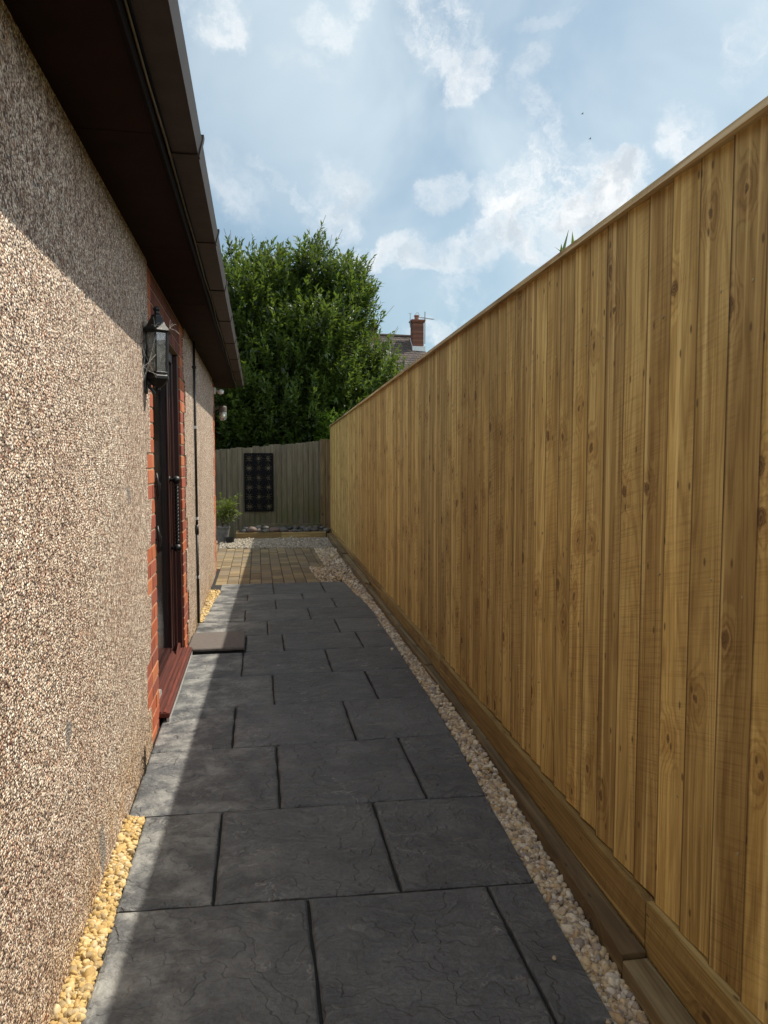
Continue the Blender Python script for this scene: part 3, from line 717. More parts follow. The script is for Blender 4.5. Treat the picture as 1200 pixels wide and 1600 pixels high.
# eaves
EX = -.272
m = MB(); ys_ = [-2.5+1.2*i for i in range(11)]
for a in ys_:
    b = min(a+1.196, 10.0); m.box(-.70, EX-.014, a, b, ST+.002, ST+.012)
m.build('soffit', M['soffit'], house)
m = MB(); m.box(EX-.0135, EX, -2.5, 10.0, ST-.016, ST+.135, bev=.002); m.build('fascia', M['fascia'], house)
m = MB(); m.tube([(EX+.006+.002*sin(i*1.9), -2.5+i*.35, ST+.030+.006*sin(i*1.3)) for i in range(36)], .0038, 8); m.build('eaves_line', M['pale_line'], house, smooth=True)  # thin beige tube between fascia and gutter
gt = MB()
def gsec(dx=0, e=0): return [(EX+.016-e, ST+.033-e), (EX+.096+e, ST+.033-e), (EX+.109+e, ST+.078+e), (EX+.012-e, ST+.078+e)]
sec = gsec(); ins = [(x*1+(.003 if k in (0, 3) else -.003), z+(.004 if k < 2 else .001)) for k, (x, z) in enumerate(sec)]
poly = [sec[3], sec[0], sec[1], sec[2], (sec[2][0]-.009, sec[2][1]), (sec[2][0]-.010, sec[2][1]-.008), ins[2][:1]+(sec[2][1]-.010,), ins[1], ins[0], (ins[3][0], sec[3][1])]
gt.prism_xz(poly, -2.5, 10.05); gutter = gt.build('gutter', M['gutter'], house)
m = MB(); m.prism_xz(gsec(0, .003), 10.04, 10.065); m.build('end_cap', M['gutter'], gutter)
br = MB()
def bracket(yc, wide):
    br = MB(); s = gsec(0, .0045); s0 = gsec(0, -.001)
    pts = [s[3], s[0], s[1], s[2], (s[2][0]+.002, s[2][1]+.012), (s[2][0]-.010, s[2][1]+.012), (s0[2][0], s0[2][1]-.002), s0[1], s0[0], s0[3]]
    br.prism_xz(pts, yc-wide, yc+wide); return br.build('gutter_bracket', M['gutter'], gutter)
for yc in (.6, 1.6, 2.52, 3.50, 4.45, 5.4, 6.4, 7.4, 8.4, 9.35): bracket(yc, .016)
rf = MB()
for i in range(18):
    x1 = EX+.085-i*.26; z1 = ST+.118+i*.15; rf.prism_xz([(x1, z1-.010), (x1-.34, z1+.178), (x1-.34, z1+.202), (x1, z1+.014)], -2.5, 10.1, random.random())
rf.build('roof', M['tile'], house)
# door set back in its brick reveal
fr = MB(); fx0, fx1 = -.70, -.556
fr.box(fx0, fx1, DY0+.002, DY0+.06, .05, DZT, bev=.006); fr.box(fx0, -.527, DY1-.05, DY1-.001, .056, DZT, bev=.004); fr.box(fx0, fx1, DY1-.10, DY1-.051, .05, DZT, bev=.006); fr.box(fx0, fx1, DY0+.061, DY1-.061, DZT-.065, DZT-.001, bev=.006)  # far post brought forward as a dark strip painting the shaded reveal
fr.build('door_frame', M['mahog'], house)
a, b = DY0+.066, DY1-.104; lx0, lx1 = -.69, -.572
dr = MB(); dr.box(lx0, lx1, a, a+.11, .085, DZT-.07, bev=.008); dr.box(lx0, lx1, b-.22, b, .085, DZT-.07, bev=.008)
for z0, z1 in ((.085, .13), (1.88, DZT-.07)): dr.box(lx0, lx1-.004, a+.108, b-.218, z0, z1, bev=.008)
dr.box(lx1-.002, lx1+.008, b-.232, b-.212, .125, 1.89, bev=.003); dr.box(lx1-.002, lx1+.006, b-.10, b-.085, .10, 1.97, bev=.002)
door = dr.build('door', M['mahog'], house)
m = MB(); m.box(lx0+.025, lx1-.022, a+.10, b-.21, .125, 1.89); m.build('glass_pane', M['dglass'], door)
hd = MB(); hx = lx1+.045; hy = b-.14
n = 60; tw = [(hx+.006*cos(i*.9), hy+.006*sin(i*.9), lerp(.80, 1.20, i/n)) for i in range(n+1)]; hd.tube(tw, .009, 8)
tw = [(hx-.006*cos(i*.9), hy-.006*sin(i*.9), lerp(.80, 1.20, i/n)) for i in range(n+1)]; hd.tube(tw, .009, 8)
for zc in (.775, 1.225):
    hd.lathe([(.004, -.027), (.018, -.021), (.026, -.006), (.026, .006), (.018, .021), (.004, .027)], (hx, hy, zc), 16); hd.tube([(hx, hy, zc), (lx1-.001, hy, zc)], .011, 10); hd.tube([(lx1+.006, hy, zc), (lx1-.001, hy, zc)], .026, 14)
hd.build('pull_handle', M['iron'], door, smooth=True)
for zc in (.95, 1.22):
    m = MB()
    m.tube([(-.503, DY0-.012, zc+.07), (-.499, DY0-.014, zc+.03), (-.493, DY0-.010, zc), (-.499, DY0-.014, zc-.03), (-.503, DY0-.012, zc-.07)], [.003, .008, .011, .008, .003], 8)
    m.tube([(-.516, DY0-.012, zc), (-.494, DY0-.010, zc)], .006, 8)
    m.tube([(-.494, DY0-.010, zc), (-.490, DY0+.012, zc+.012), (-.492, DY0+.016, zc-.01)], .004, 8)
    m.build('wall_hook', M['iron'], house, smooth=True)
sl = MB(); sl.box(-.705, -.462, DY0-.02, DY1-.02, .022, .050, bev=.007, axis='y')
for xx in (-.545, -.52, -.495): sl.box(xx, xx+.016, DY0-.015, DY1-.025, .046, .055, bev=.003, axis='y')
sill = sl.build('door_sill', M['sill'], house)
m = MB(); m.box(-.478, -.464, DY0-.018, DY1-.022, -.01, .0205); m.build('sill_front_strip', M['alu'], sill)
for yc in (DY0+.20, DY1-.12):
    m = MB(); m.prism_yz([(yc-.10, .0505), (yc+.10, .0505), (yc+.10, .075), (yc+.05, .095), (yc-.02, .085)], -.553, -.540); m.build('sill_end_cap', M['alu'] if yc < 4.5 else M['sill'], sill)
# overflow pipe down the wall
pp = MB(); px, py = WX+.016, 6.15; pp.tube([(px, py, .02), (px, py, .78)], .0115, 12); pp.tube([(px, py, .79), (px, py, ST)], .0105, 12); pp.tube([(px, py, .75), (px, py, .83)], .0145, 12)
pipe = pp.build('waste_pipe', M['pipe'], house, smooth=True)
for zc in (.40, .88, 1.62, 2.1):
    m = MB(); m.box(WX-.001, WX+.031, py-.010, py+.010, zc-.012, zc+.012, bev=.003); m.build('pipe_clip', M['white'] if zc < 2 else M['pipe'], pipe)

# ------------------------------------------------------------------ wall lantern by the door
LY = 3.575; LX = WX+.058
lan = thing('wall_lantern', (WX, LY, 1.70), 'black six sided coach lantern covered in cobwebs on the wall beside the door', 'lantern')
def hexm(r, z, dx=0): return [(LX+dx+r*cos(pi/6+k*pi/3), LY+r*sin(pi/6+k*pi/3), z) for k in range(6)]
m = MB(); m.box(WX-.004, WX+.010, LY-.035, LY+.035, 1.66, 1.86, bev=.008); m.box(WX+.006, LX, LY-.012, LY+.012, 1.70, 1.725, bev=.004)
m.tube([(WX+.008, LY, 1.84), (WX+.02, LY, 1.69), (LX-.01, LY, 1.655), (LX, LY, 1.69)], .008, 8); m.build('bracket', M['iron'], lan, smooth=False)
m = MB(); m.lathe([(.004, -.058), (.012, -.05), (.012, -.04), (.022, -.035), (.040, -.018), (.050, -.005), (.054, 0), (.054, .012), (.049, .018), (.049, .026)], (LX, LY, 1.728), 6, ang0=pi/6); m.build('base', M['iron'], lan)
m = MB(); zb_, zt_ = 1.752, 1.945
for k in range(6):
    p = hexm(.047, zb_)[k]; q = hexm(.053, zt_)[k]; m.tube([p, q], .0042, 6)
for r, z in ((.048, 1.756), (.053, 1.940)):
    h = hexm(r, z); m.tube(h+[h[0]], .0045, 6, caps=False)
m.build('cage', M['iron'], lan)
for k in range(6):
    a0, a1 = hexm(.045, zb_+.004), hexm(.051, zt_-.004); p, q, r_, s_ = Vector(a0[k]), Vector(a0[(k+1) % 6]), Vector(a1[(k+1) % 6]), Vector(a1[k])
    nn = Vector((LX, LY, 1.85)); nv = ((p+q)/2-Vector((LX, LY, p.z))).normalized()*.002
    m = MB(); m.add([p, q, r_, s_, p-nv, q-nv, r_-nv, s_-nv], [(0, 1, 2, 3), (7, 6, 5, 4), (0, 4, 5, 1), (1, 5, 6, 2), (2, 6, 7, 3), (3, 7, 4, 0)]); m.build('glass_pane', M['glass'], lan)
m = MB(); m.lathe([(.066, -.012), (.070, -.006), (.066, 0), (.050, .016), (.036, .042), (.026, .060), (.026, .066), (.018, .070), (.012, .076), (.012, .084), (.018, .092), (.014, .102), (.004, .108)], (LX, LY, 1.952), 6, ang0=pi/6); m.build('cap', M['iron'], lan)
m = MB(); m.lathe([(.012, 0), (.012, .03), (.016, .05), (.020, .075), (.016, .10), (.004, .112)], (LX, LY, 1.77), 14); m.build('bulb', M['bulb'], lan, smooth=True)
wb = MB()
for i in range(16):
    a = Vector((WX+.003, LY-random.uniform(.05, .16), random.uniform(1.70, 1.90))); k = random.choice((2, 3, 4)); b = Vector(hexm(.056, lerp(1.72, 1.98, random.random()))[k])
    c = (a+b)/2-Vector((0, 0, random.uniform(.004, .016))); wb.tube([a, c, b], .0006, 4)
for i in range(10):
    a = Vector(hexm(.07, 1.955)[random.choice((4, 5))]); b = a+Vector((random.uniform(-.03, .05), random.uniform(-.03, .05), random.uniform(-.03, .045))); wb.tube([a, (a+b)/2+Vector((0, 0, .006)), b], .0006, 4)
o = wb.build('cobweb', M['web'], loc=(WX, LY, 1.8)); tag(o, 'torn pale cobweb strands strung between the coach lantern and the wall', 'cobweb')

# bulkhead lamp and sensor at the far corner of the house
BY, BX, BZ = 9.22, -.405, 1.95
bl = thing('jar_lamp', (WX-.008, BY, BZ), 'bronze wall lamp with clear glass jar and bare bulb at the far house corner', 'lamp')
m = MB(); m.tube([(-.5145, BY, BZ+.02), (-.500, BY, BZ+.02)], .045, 18); m.tube([(-.505, BY, BZ+.02), (-.455, BY, BZ+.045), (BX, BY, BZ+.05)], .012, 10); m.build('arm', M['bronze'], bl, smooth=False)
m = MB(); m.lathe([(.046, 0), (.046, .05), (.040, .062), (.015, .068)], (BX, BY, BZ), 20); m.build('cap', M['bronze'], bl)
m = MB(); m.lathe([(.043, .0), (.044, -.06), (.042, -.085), (.032, -.105), (.014, -.114), (.002, -.115)], (BX, BY, BZ-.001), 20); m.build('glass_jar', M['jar'], bl, smooth=True)
m = MB(); m.lathe([(.012, .0), (.014, -.022), (.026, -.048), (.027, -.062), (.018, -.080), (.003, -.086)], (BX, BY, BZ-.002), 16); m.build('bulb', M['bulb'], bl, smooth=True)
sn = thing('motion_sensor', (WX, 9.25, 2.19), 'small white motion sensor under the far end of the eaves', 'sensor')
m = MB(); m.box(-.5145, -.49, 9.21, 9.29, 2.16, 2.24, bev=.006); m.tube([(-.49, 9.25, 2.20), (-.455, 9.24, 2.19)], .014, 10); m.build('bracket', M['white'], sn)
m = MB(); m.lathe([(.01, -.03), (.030, -.022), (.040, 0), (.038, .014), (.024, .026), (.006, .03)], (-.43, 9.23, 2.185), 16); m.build('sensor_head', M['white'], sn, smooth=True)

# ------------------------------------------------------------------ far end: back fence, screen, cobble bed
BFY = 13.60
bf = thing('back_fence', (0, BFY, 0), 'weathered grey green board fence across the far end of the path', 'fence')
m = MB(); x = -4.2
def bfz(x): return 1.555+(x+.7)*.088
while x < 1.28:
    w = .098; x1 = min(x+w, 1.30); sd = random.random()*70; rv = random.random()
    if x > 1.12: break
    zt = bfz(x)+random.uniform(-.012, .012); vs = [(x, BFY+.010, -.16), (x1+.02, BFY-.006, -.16), (x1+.02, BFY+.012, -.16), (x, BFY+.016, -.16)]
    vs += [(a, b, zt) for a, b, c in vs]; m.add(vs, [(0, 1, 5, 4), (1, 2, 6, 5), (2, 3, 7, 6), (3, 0, 4, 7), (4, 5, 6, 7), (3, 2, 1, 0)], rv, [(p[0]-x, p[2]+sd, sd) for p in vs]); x += w
m.build('board_panel', M['oldfence'], bf)
m = MB(); m.box(1.145, 1.225, BFY-.02, BFY+.06, -.15, 1.745, axis='z', bev=.004); m.build('post', M['sleeper'], bf)
m = MB(); m.box(1.228, 1.345, BFY-.012, BFY+.02, -.15, 1.74, axis='z', bev=.003); m.build('end_board', M['sleeper'], bf)
m = MB(); m.box(-.2, 1.14, BFY-.035, BFY-.008, .10, .20, axis='x', bev=.004); m.build('rail', M['oldfence'], bf)
m = MB(); m.box(-4.2, 1.14, BFY+.017, BFY+.06, .5, .58, axis='x'); m.box(-4.2, 1.14, BFY+.017, BFY+.06, 1.3, 1.38, axis='x'); m.build('back_rail', M['oldfence'], bf)
m = MB(); m.box(-4.2, 1.14, BFY+.0605, BFY+.066, -.1, 1.5, axis='x')

def screen_mesh():                                # laser-cut panel: a plate with round, star and petal holes
    W, Hh = .524, 1.06; nx, nz = 84, 170; x0, z0 = -.237, .43
    holes = []
    for r in range(6):
        for c in range(3):
            cx, cz = .09+c*.172, .095+r*.174
            if (r+c) % 2 == 0:
                holes.append((cx, cz, .034))
                for k in range(8): a = k*pi/4+.39; holes.append((cx+.050*cos(a), cz+.056*sin(a), .0125))
                for k in range(4): a = k*pi/2; holes.append((cx+.076*cos(a), cz+.080*sin(a), .011))
            else:
                holes.append((cx, cz, .017))
                for k in range(6): a = k*pi/3; holes.append((cx+.032*cos(a), cz+.038*sin(a), .014))
                for k in range(8): a = k*pi/4; holes.append((cx+.066*cos(a), cz+.068*sin(a), .010))
    hx = np.array(holes); dx, dz = W/nx, Hh/nz
    V = []; idx = {}; F = []
    def vid(i, j):
        if (i, j) not in idx: idx[(i, j)] = len(V); V.append((x0+i*dx, BFY-.022, z0+j*dz))
        return idx[(i, j)]
    for i in range(nx):
        for j in range(nz):
            cx, cz = (i+.5)*dx, (j+.5)*dz
            if (.022 < cx < W-.022 and .022 < cz < Hh-.022) and (np.hypot(hx[:, 0]-cx, hx[:, 1]-cz) < hx[:, 2]).any(): continue
            F.append((vid(i, j), vid(i+1, j), vid(i+1, j+1), vid(i, j+1)))
    me = bpy.data.meshes.new('wall_screen'); loc = Vector((0, BFY-.04, .43)); me.from_pydata([tuple(Vector(p)-loc) for p in V], [], F)
    me.materials.append(M['screen']); o = bpy.data.objects.new('wall_screen', me); COL.objects.link(o); o.location = loc
    so = o.modifiers.new('thickness', 'SOLIDIFY'); so.thickness = .006; so.offset = -1
    return o
tag(screen_mesh(), 'black laser cut metal screen with round and star holes hung on the back fence', 'wall screen')

BEDY = 12.96
for a, b, lab in ((-.385, .395, 'left length of low pine board edging the cobble bed'), (.40, 1.185, 'right length of low pine board edging the cobble bed beside the tall fence')):
    m = MB(); m.box(a, b, BEDY, BEDY+.045, -.10, .098, axis='x', bev=.004); o = m.build('edging_board', M['edging'], loc=((a+b)/2, BEDY, -.1)); tag(o, lab, 'edging board', 'boards edging the cobble bed')
m = MB(); m.box(-.385, -.345, BEDY+.046, BFY-.04, -.10, .093, axis='y', bev=.004); o = m.build('edging_board', M['edging'], loc=(-.36, 13.25, -.1)); tag(o, 'short end board of the cobble bed beside the potted plant', 'edging board', 'boards edging the cobble bed')
m = MB(); m.add([(-.345, BEDY+.045, .07), (1.2, BEDY+.045, .07), (1.24, BFY, .09), (-.345, BFY, .09)], [(0, 1, 2, 3)]); tag(m.build('bed_soil', M['soil']), kind='structure')
# cobbles
spots = []; x = -.30; i = 0
while x < 1.16:
    r = random.uniform(.05, .088) if i not in (4, 1) else .095
    spots.append((x+r*.8, 13.07+random.uniform(-.01, .03), r)); x += r*1.62; i += 1
nf = len(spots); x = -.28
while x < 1.18: r = random.uniform(.05, .08); spots.append((x+r*.8, 13.24+random.uniform(-.02, .03), r)); x += r*1.75
ordn = ['first', 'second', 'third', 'fourth', 'fifth', 'sixth', 'seventh', 'eighth', 'ninth', 'tenth', 'eleventh', 'twelfth', 'thirteenth', 'fourteenth', 'fifteenth', 'sixteenth', 'seventeenth', 'eighteenth', 'nineteenth', 'twentieth']
V0, F0 = I2
for i, (x, y, r) in enumerate(spots):
    loc = (x, y, .065 if i < nf else .105); sc = np.array([random.uniform(1, 1.25), random.uniform(.75, 1), random.uniform(.55, .75)])*r
    V = V0*sc*(1+RS.uniform(-.05, .05, (len(V0), 1))); a = random.uniform(0, pi); V = V@np.array([[cos(a), sin(a), 0], [-sin(a), cos(a), 0], [0, 0, 1]])
    V[:, 2] -= V[:, 2].min(); k = .40 if i in (1, 4) else random.random()
    o = np_mesh('cobble', V+np.array(loc), F0, M['cobble'], np.full(len(V), k), smooth=True, loc=loc)
    row = 'front' if i < nf else 'back'; q = i if i < nf else i-nf
    tag(o, '%s %s cobble, %s from the left in the %s row of the raised bed' % ('large' if r > .07 else 'small', 'pinkish' if i in (1, 4) else 'dark grey', ordn[min(q, 19)], row), 'cobble', 'cobbles in the raised bed')

# ------------------------------------------------------------------ leaves
def leaves(P, D, L, W, droop=.25, rnd=None):
    """folded pointed leaves: base P, direction D, length L, width W; returns V,F,rnd"""
    n = len(P); D = D/np.linalg.norm(D, axis=1)[:, None]
    up = np.array([0, 0, 1.0])+RS.normal(0, .45, (n, 3)); S_ = np.cross(D, up); S_ /= np.linalg.norm(S_, axis=1)[:, None]+1e-9
    Nn = np.cross(S_, D); L = np.asarray(L)[:, None]; W = np.asarray(W)[:, None]
    mid = P+D*L*.45+Nn*L*.04; tip = P+D*L-Nn*L*droop*RS.uniform(0, 1, (n, 1))
    l = mid+S_*W*.5+Nn*W*.18; r = mid-S_*W*.5+Nn*W*.18
    V = np.stack([P, l, tip, mid, r], 1).reshape(-1, 3); b = (np.arange(n)*5)[:, None]
    F = np.concatenate([b+np.array([[0, 3, 1]]), b+np.array([[1, 3, 2]]), b+np.array([[0, 4, 3]]), b+np.array([[3, 4, 2]])])
    r_ = RS.uniform(0, 1, n) if rnd is None else rnd
    return V, F, np.repeat(r_, 5)
def shoots(B, D, Ls, per, ll, lw, bend=.15):
    P = []; DD = []; R_ = []; n = len(B)
    tone = RS.uniform(0, 1, n)**1.7
    for i in range(per):
        t = (i+.6)/per; az = i*2.399+RS.uniform(0, 6, n)
        d = D/np.linalg.norm(D, axis=1)[:, None]
        a = np.cross(d, np.array([.3, .8, .1])); a /= np.linalg.norm(a, axis=1)[:, None]; b = np.cross(d, a)
        side = a*np.cos(az)[:, None]+b*np.sin(az)[:, None]
        p = B+d*(Ls*t)[:, None]+np.array([0, 0, 1])*(bend*Ls*t*t)[:, None]
        P.append(p); DD.append(side*(1.0-.55*t)+d*(.45+.5*t)+np.array([0, 0, -.10])); R_.append(np.clip(tone*.6+.4*RS.uniform(0, 1, n)+.15*t-.1, 0, 1))
    P = np.concatenate(P); DD = np.concatenate(DD); n2 = len(P)
    return leaves(P, DD, ll*RS.uniform(.7, 1.25, n2), lw*RS.uniform(.75, 1.2, n2), rnd=np.concatenate(R_))
tree = thing('leafy_tree', (.7, 15.4, -.16), 'big dense dark green tree with long upright leafy shoots behind the back fence', 'tree')
BL = [((.85, 15.3, 3.3), (1.25, 1.2, 1.3)), ((1.12, 15.2, 4.6), (.44, .6, .70)), ((-.25, 15.2, 4.15), (.70, .9, .95)), ((.42, 15.3, 4.5), (.45, .7, .65)), ((1.78, 15.1, 4.35), (.42, .5, .78)),
      ((1.95, 15.1, 2.85), (.72, .8, .80)), ((2.45, 15.1, 2.35), (.50, .6, .62)), ((-1.3, 15.3, 3.3), (1.1, 1.2, 1.6)), ((.5, 14.8, 2.2), (1.8, .9, 1.0)), ((-1.2, 14.9, 2.1), (1.2, .9, .9)), ((1.3, 14.8, 2.0), (1.1, .7, .8)), ((.2, 14.7, 1.7), (1.5, .5, .5)), ((.9, 14.9, 1.8), (1.2, .5, .5)),
      ((.3, 14.5, 3.2), (.55, .5, .6)), ((1.2, 14.4, 3.7), (.5, .45, .55)), ((-.3, 14.4, 2.6), (.5, .45, .5)), ((1.6, 14.5, 2.7), (.45, .4, .5))]
B = []; D = []
for c, r in BL:
    k = int(1450*(r[0]*r[1]+r[0]*r[2]+r[1]*r[2])/3.2)
    q = RS.normal(size=(k, 3)); q /= np.linalg.norm(q, axis=1)[:, None]
    rad = 1-.6*RS.uniform(0, 1, (k, 1))**1.8
    B.append(np.array(c)+q*rad*np.array(r)); D.append(q*.75+np.array([0, 0, .95])+RS.normal(0, .22, (k, 3)))
B = np.concatenate(B); D = np.concatenate(D)
clump = np.sin(B[:, 0]*3.1+1.3)*np.sin(B[:, 2]*2.7)*np.sin(B[:, 1]*2.9+.5); keep = clump+RS.uniform(-.35, .9, len(B)) > .02; B, D = B[keep], D[keep]
V, F, r_ = shoots(B, D, RS.uniform(.28, .60, len(B)), 17, .125, .044)
# tall leading shoots on the skyline
TB = [(-.42, 5.25), (-.28, 5.1), (-.06, 5.40), (.16, 5.30), (.34, 5.05), (.55, 5.35), (.80, 5.45), (.98, 5.75), (1.12, 5.9), (1.30, 5.6), (1.48, 5.35), (1.75, 5.2), (2.0, 5.15), (2.12, 4.75), (2.2, 4.3), (2.1, 3.9), (2.35, 3.65), (2.6, 3.35), (2.85, 3.0), (2.6, 2.8)]
B2 = []; D2 = []
for x, z in TB:
    hh = RS.uniform(.35, .75); yy = 15.0+RS.uniform(-.3, .35); lean = (x-.8)*.10+RS.normal(0, .05)
    for q in range(13):
        t = RS.uniform(-.9, 1); w = .20*(1-max(t, 0)*.75)
        B2.append((x+lean*t+RS.normal(0, w*.75), yy+RS.normal(0, w*.55), z-.60+t*hh)); D2.append((lean+RS.normal(0, .28), RS.normal(0, .28), 1))
B2 = np.array(B2); D2 = np.array(D2)
V2, F2, r2 = shoots(B2, D2, RS.uniform(.22, .42, len(B2)), 14, .125, .044)
np_mesh('crown', np.concatenate([V, V2]), np.concatenate([F, F2+len(V)]), M['leaf'], np.concatenate([r_, r2]), parent=tree)
m = MB()
for tip in [(.85, 15.3, 4.6), (1.2, 15.2, 5.2), (-.3, 15.2, 4.6), (1.9, 15.1, 3.2), (-1.3, 15.3, 4.0), (.4, 14.9, 2.9)]:
    tip = Vector(tip); a = Vector((.7, 15.4, -.16)); p1 = Vector((.7+.15*(tip.x-.7), 15.4, .7)); p2 = (p1+tip)/2+Vector((0, 0, -.15))
    m.tube([a, p1, p2, tip], [.09, .065, .04, .012], 9)
for i in range(0, len(B2), 3): m.tube([tuple(B2[i]-D2[i]*.5), tuple(B2[i]+D2[i]*.55)], [.010, .004], 5)
m.build('trunk', M['bark'], tree, smooth=True)
# bright conifer-like shrub in the corner
sh = thing('corner_shrub', (1.62, 14.05, -.16), 'bright green feathery shrub tip showing over the far corner of the fences', 'shrub')
k = 150; a = RS.uniform(0, 2*pi, k); zz = RS.uniform(1.35, 2.30, k); rr = .40*(1-(zz-1.35)/1.4)
B = np.stack([1.46+rr*np.cos(a)*RS.uniform(.2, 1, k), 14.0+.7*rr*np.sin(a)*RS.uniform(.2, 1, k), zz], 1); D = np.stack([np.cos(a)-.35, np.sin(a), RS.uniform(.05, .6, k)], 1)
V, F, r_ = shoots(B, D, RS.uniform(.15, .28, k), 26, .06, .010, .05); np_mesh('foliage', V, F, M['leaf_bright'], r_, parent=sh)
m = MB(); m.tube([(1.62, 14.05, -.16), (1.6, 14.05, 1.0), (1.6, 14.05, 1.9)], [.03, .02, .006], 8); m.build('stem', M['bark'], sh)
# plant poking over the tall fence
cl = thing('tall_plant', (1.36, 2.74, -.16), 'few dark green pointed leaves poking over the top of the tall fence', 'plant')
m = MB(); m.tube([(1.36, 2.70, -.16), (1.34, 2.70, 1.2), (1.175, 2.695, 2.10)], [.012, .009, .004], 8); m.build('stem', M['drystem'], cl, smooth=True)
Pl = np.array([(1.175, 2.695, 2.10)]*7)+RS.normal(0, .006, (7, 3)); Dl = np.array([(-.25, .5, .85), (-.1, .15, 1.0), (.1, -.3, 1), (.0, -.7, .8), (.1, .8, .45), (-.2, .35, .95), (.6, .1, .8)])
V, F, r_ = leaves(Pl, Dl, np.array([.09, .125, .115, .09, .08, .09, .10]), np.array([.026, .024, .022, .03, .03, .026, .03]), .35); np_mesh('foliage', V, F, M['leaf'], r_, parent=cl)
# potted plant by the house corner
PX, PY = -.585, 12.55
pt = thing('potted_plant', (PX, PY, -.02), 'leafy yellow green plant in a tall grey pot by the house corner', 'potted plant')
m = MB(); m.lathe([(.075, 0), (.085, .01), (.115, .24), (.122, .25), (.122, .275), (.108, .275), (.104, .25)], (PX, PY, -.02), 24); m.build('pot', M['pot'], pt, smooth=False)
k = 46; a = RS.uniform(0, 2*pi, k); B = np.stack([PX+.05*np.cos(a), PY+.05*np.sin(a), np.full(k, .26)+RS.uniform(0, .35, k)], 1)
D = np.stack([np.cos(a)*.8, np.sin(a)*.8, RS.uniform(.15, 1.3, k)], 1); D[:14] = np.stack([RS.uniform(.6, 1, 14), RS.normal(0, .4, 14), RS.uniform(.2, .9, 14)], 1)
V, F, r_ = shoots(B, D, RS.uniform(.14, .36, k), 12, .075, .032, -.1); np_mesh('foliage', V, F, M['leaf_pot'], r_, parent=pt)
m = MB()
for i in range(0, k, 3): m.tube([(PX, PY, .24), tuple(B[i]), tuple(B[i]+D[i]*.22)], [.005, .004, .002], 5)
m.build('stem', M['bark'], pt)
# second small dark pot at its foot
m = MB(); m.lathe([(.06, 0), (.075, .10), (.08, .11), (.07, .11), (.066, .09)], (-.46, 12.40, -.02), 18); o = m.build('small_pot', M['void'], loc=(-.46, 12.40, -.02)); tag(o, 'low black empty pot in front of the tall grey plant pot', 'pot')
# dry weed at the wall foot
wd = thing('dry_weed', (WX+.012, 3.22, 0), 'thin dry weed growing up the pebbledash at the foot of the wall', 'weed')
m = MB()
for i in range(6):
    p = Vector((WX+.012, 3.22+random.uniform(-.02, .03), -.01)); pts = [p]; d = Vector((0, random.uniform(-.5, .3), 1))
    for k in range(6):
        d = (d+Vector((random.uniform(-.15, .15), random.uniform(-.45, .45), random.uniform(-.1, .2)))).normalized(); p = p+d*random.uniform(.014, .026); p.x = WX+random.uniform(.010, .018); pts.append(p.copy())
    m.tube(pts, [.0022]*4+[.0015]*(len(pts)-4), 5)
m.build('stem', M['drystem'], wd)

# ------------------------------------------------------------------ house beyond
A_ = radians(6); RE = Vector((8.83, 40.0, 8.11)); left = Vector((-cos(A_), -sin(A_), 0)); down = Vector((sin(A_), -cos(A_), -.86)); dh = Vector((sin(A_), -cos(A_), 0))
far = thing('distant_house', (4.5, 39, -.16), 'distant house with brown tiled roof showing above the tall fence', 'house')
m = MB(); Lr = 10.5
rows = 26
for i in range(rows):
    t0, t1 = i*.16, (i+1)*.16+.02; e = .018
    nv = Vector((dh.x*.65, dh.y*.65, .76))
    for s in range(40):
        if True:
            a0 = s*Lr/40+(.5*Lr/40 if i % 2 else 0); a1 = a0+Lr/40-.012
            a0, a1 = max(0, a0-(.5*Lr/40 if s == 0 and i % 2 else 0)), min(Lr, a1)
            q = [RE+left*a0+down*t0+nv*.004, RE+left*a1+down*t0+nv*.004, RE+left*a1+down*t1+nv*(e+random.uniform(0, .012)), RE+left*a0+down*t1+nv*e]
            m.add([*q, *[p-nv*.03 for p in q]], [(0, 1, 2, 3), (7, 6, 5, 4), (0, 4, 5, 1), (1, 5, 6, 2), (2, 6, 7, 3), (3, 7, 4, 0)])
back = Vector((-dh.x, -dh.y, -.86))
q = [RE, RE+left*Lr, RE+left*Lr+back*4.2, RE+back*4.2]; nv = Vector((0, 0, .05)); m.add([*q, *[p-nv for p in q]], [(0, 1, 2, 3), (7, 6, 5, 4), (0, 4, 5, 1), (1, 5, 6, 2), (2, 6, 7, 3), (3, 7, 4, 0)])
m.tube([RE+Vector((0, 0, .0)), RE+left*Lr], .10, 8)
m.build('roof', M['tile'], far)
m = MB(); e0 = RE+dh*3.9; e1 = RE-dh*3.9; zt = 8.11-.86*3.9-.1
fp = [e0, e0+left*Lr, e1+left*Lr, e1]; fp = [Vector((p.x*1, p.y, 0)) for p in fp]
m.prism_xy([(p.x, p.y) for p in fp], -.16, zt)
for o_ in (left*.15, left*(Lr-.15)):
    c = [RE+o_+dh*3.85, RE+o_-dh*3.85, RE+o_]; th = left*.1
    vs = [Vector((p.x, p.y, zt if i < 2 else 7.98)) for i, p in enumerate(c)]; vs = vs+[v+th for v in vs]; m.add(vs, [(0, 1, 2), (5, 4, 3), (0, 3, 4, 1), (1, 4, 5, 2), (2, 5, 3, 0)])
m.build('wall', M['render'], far)
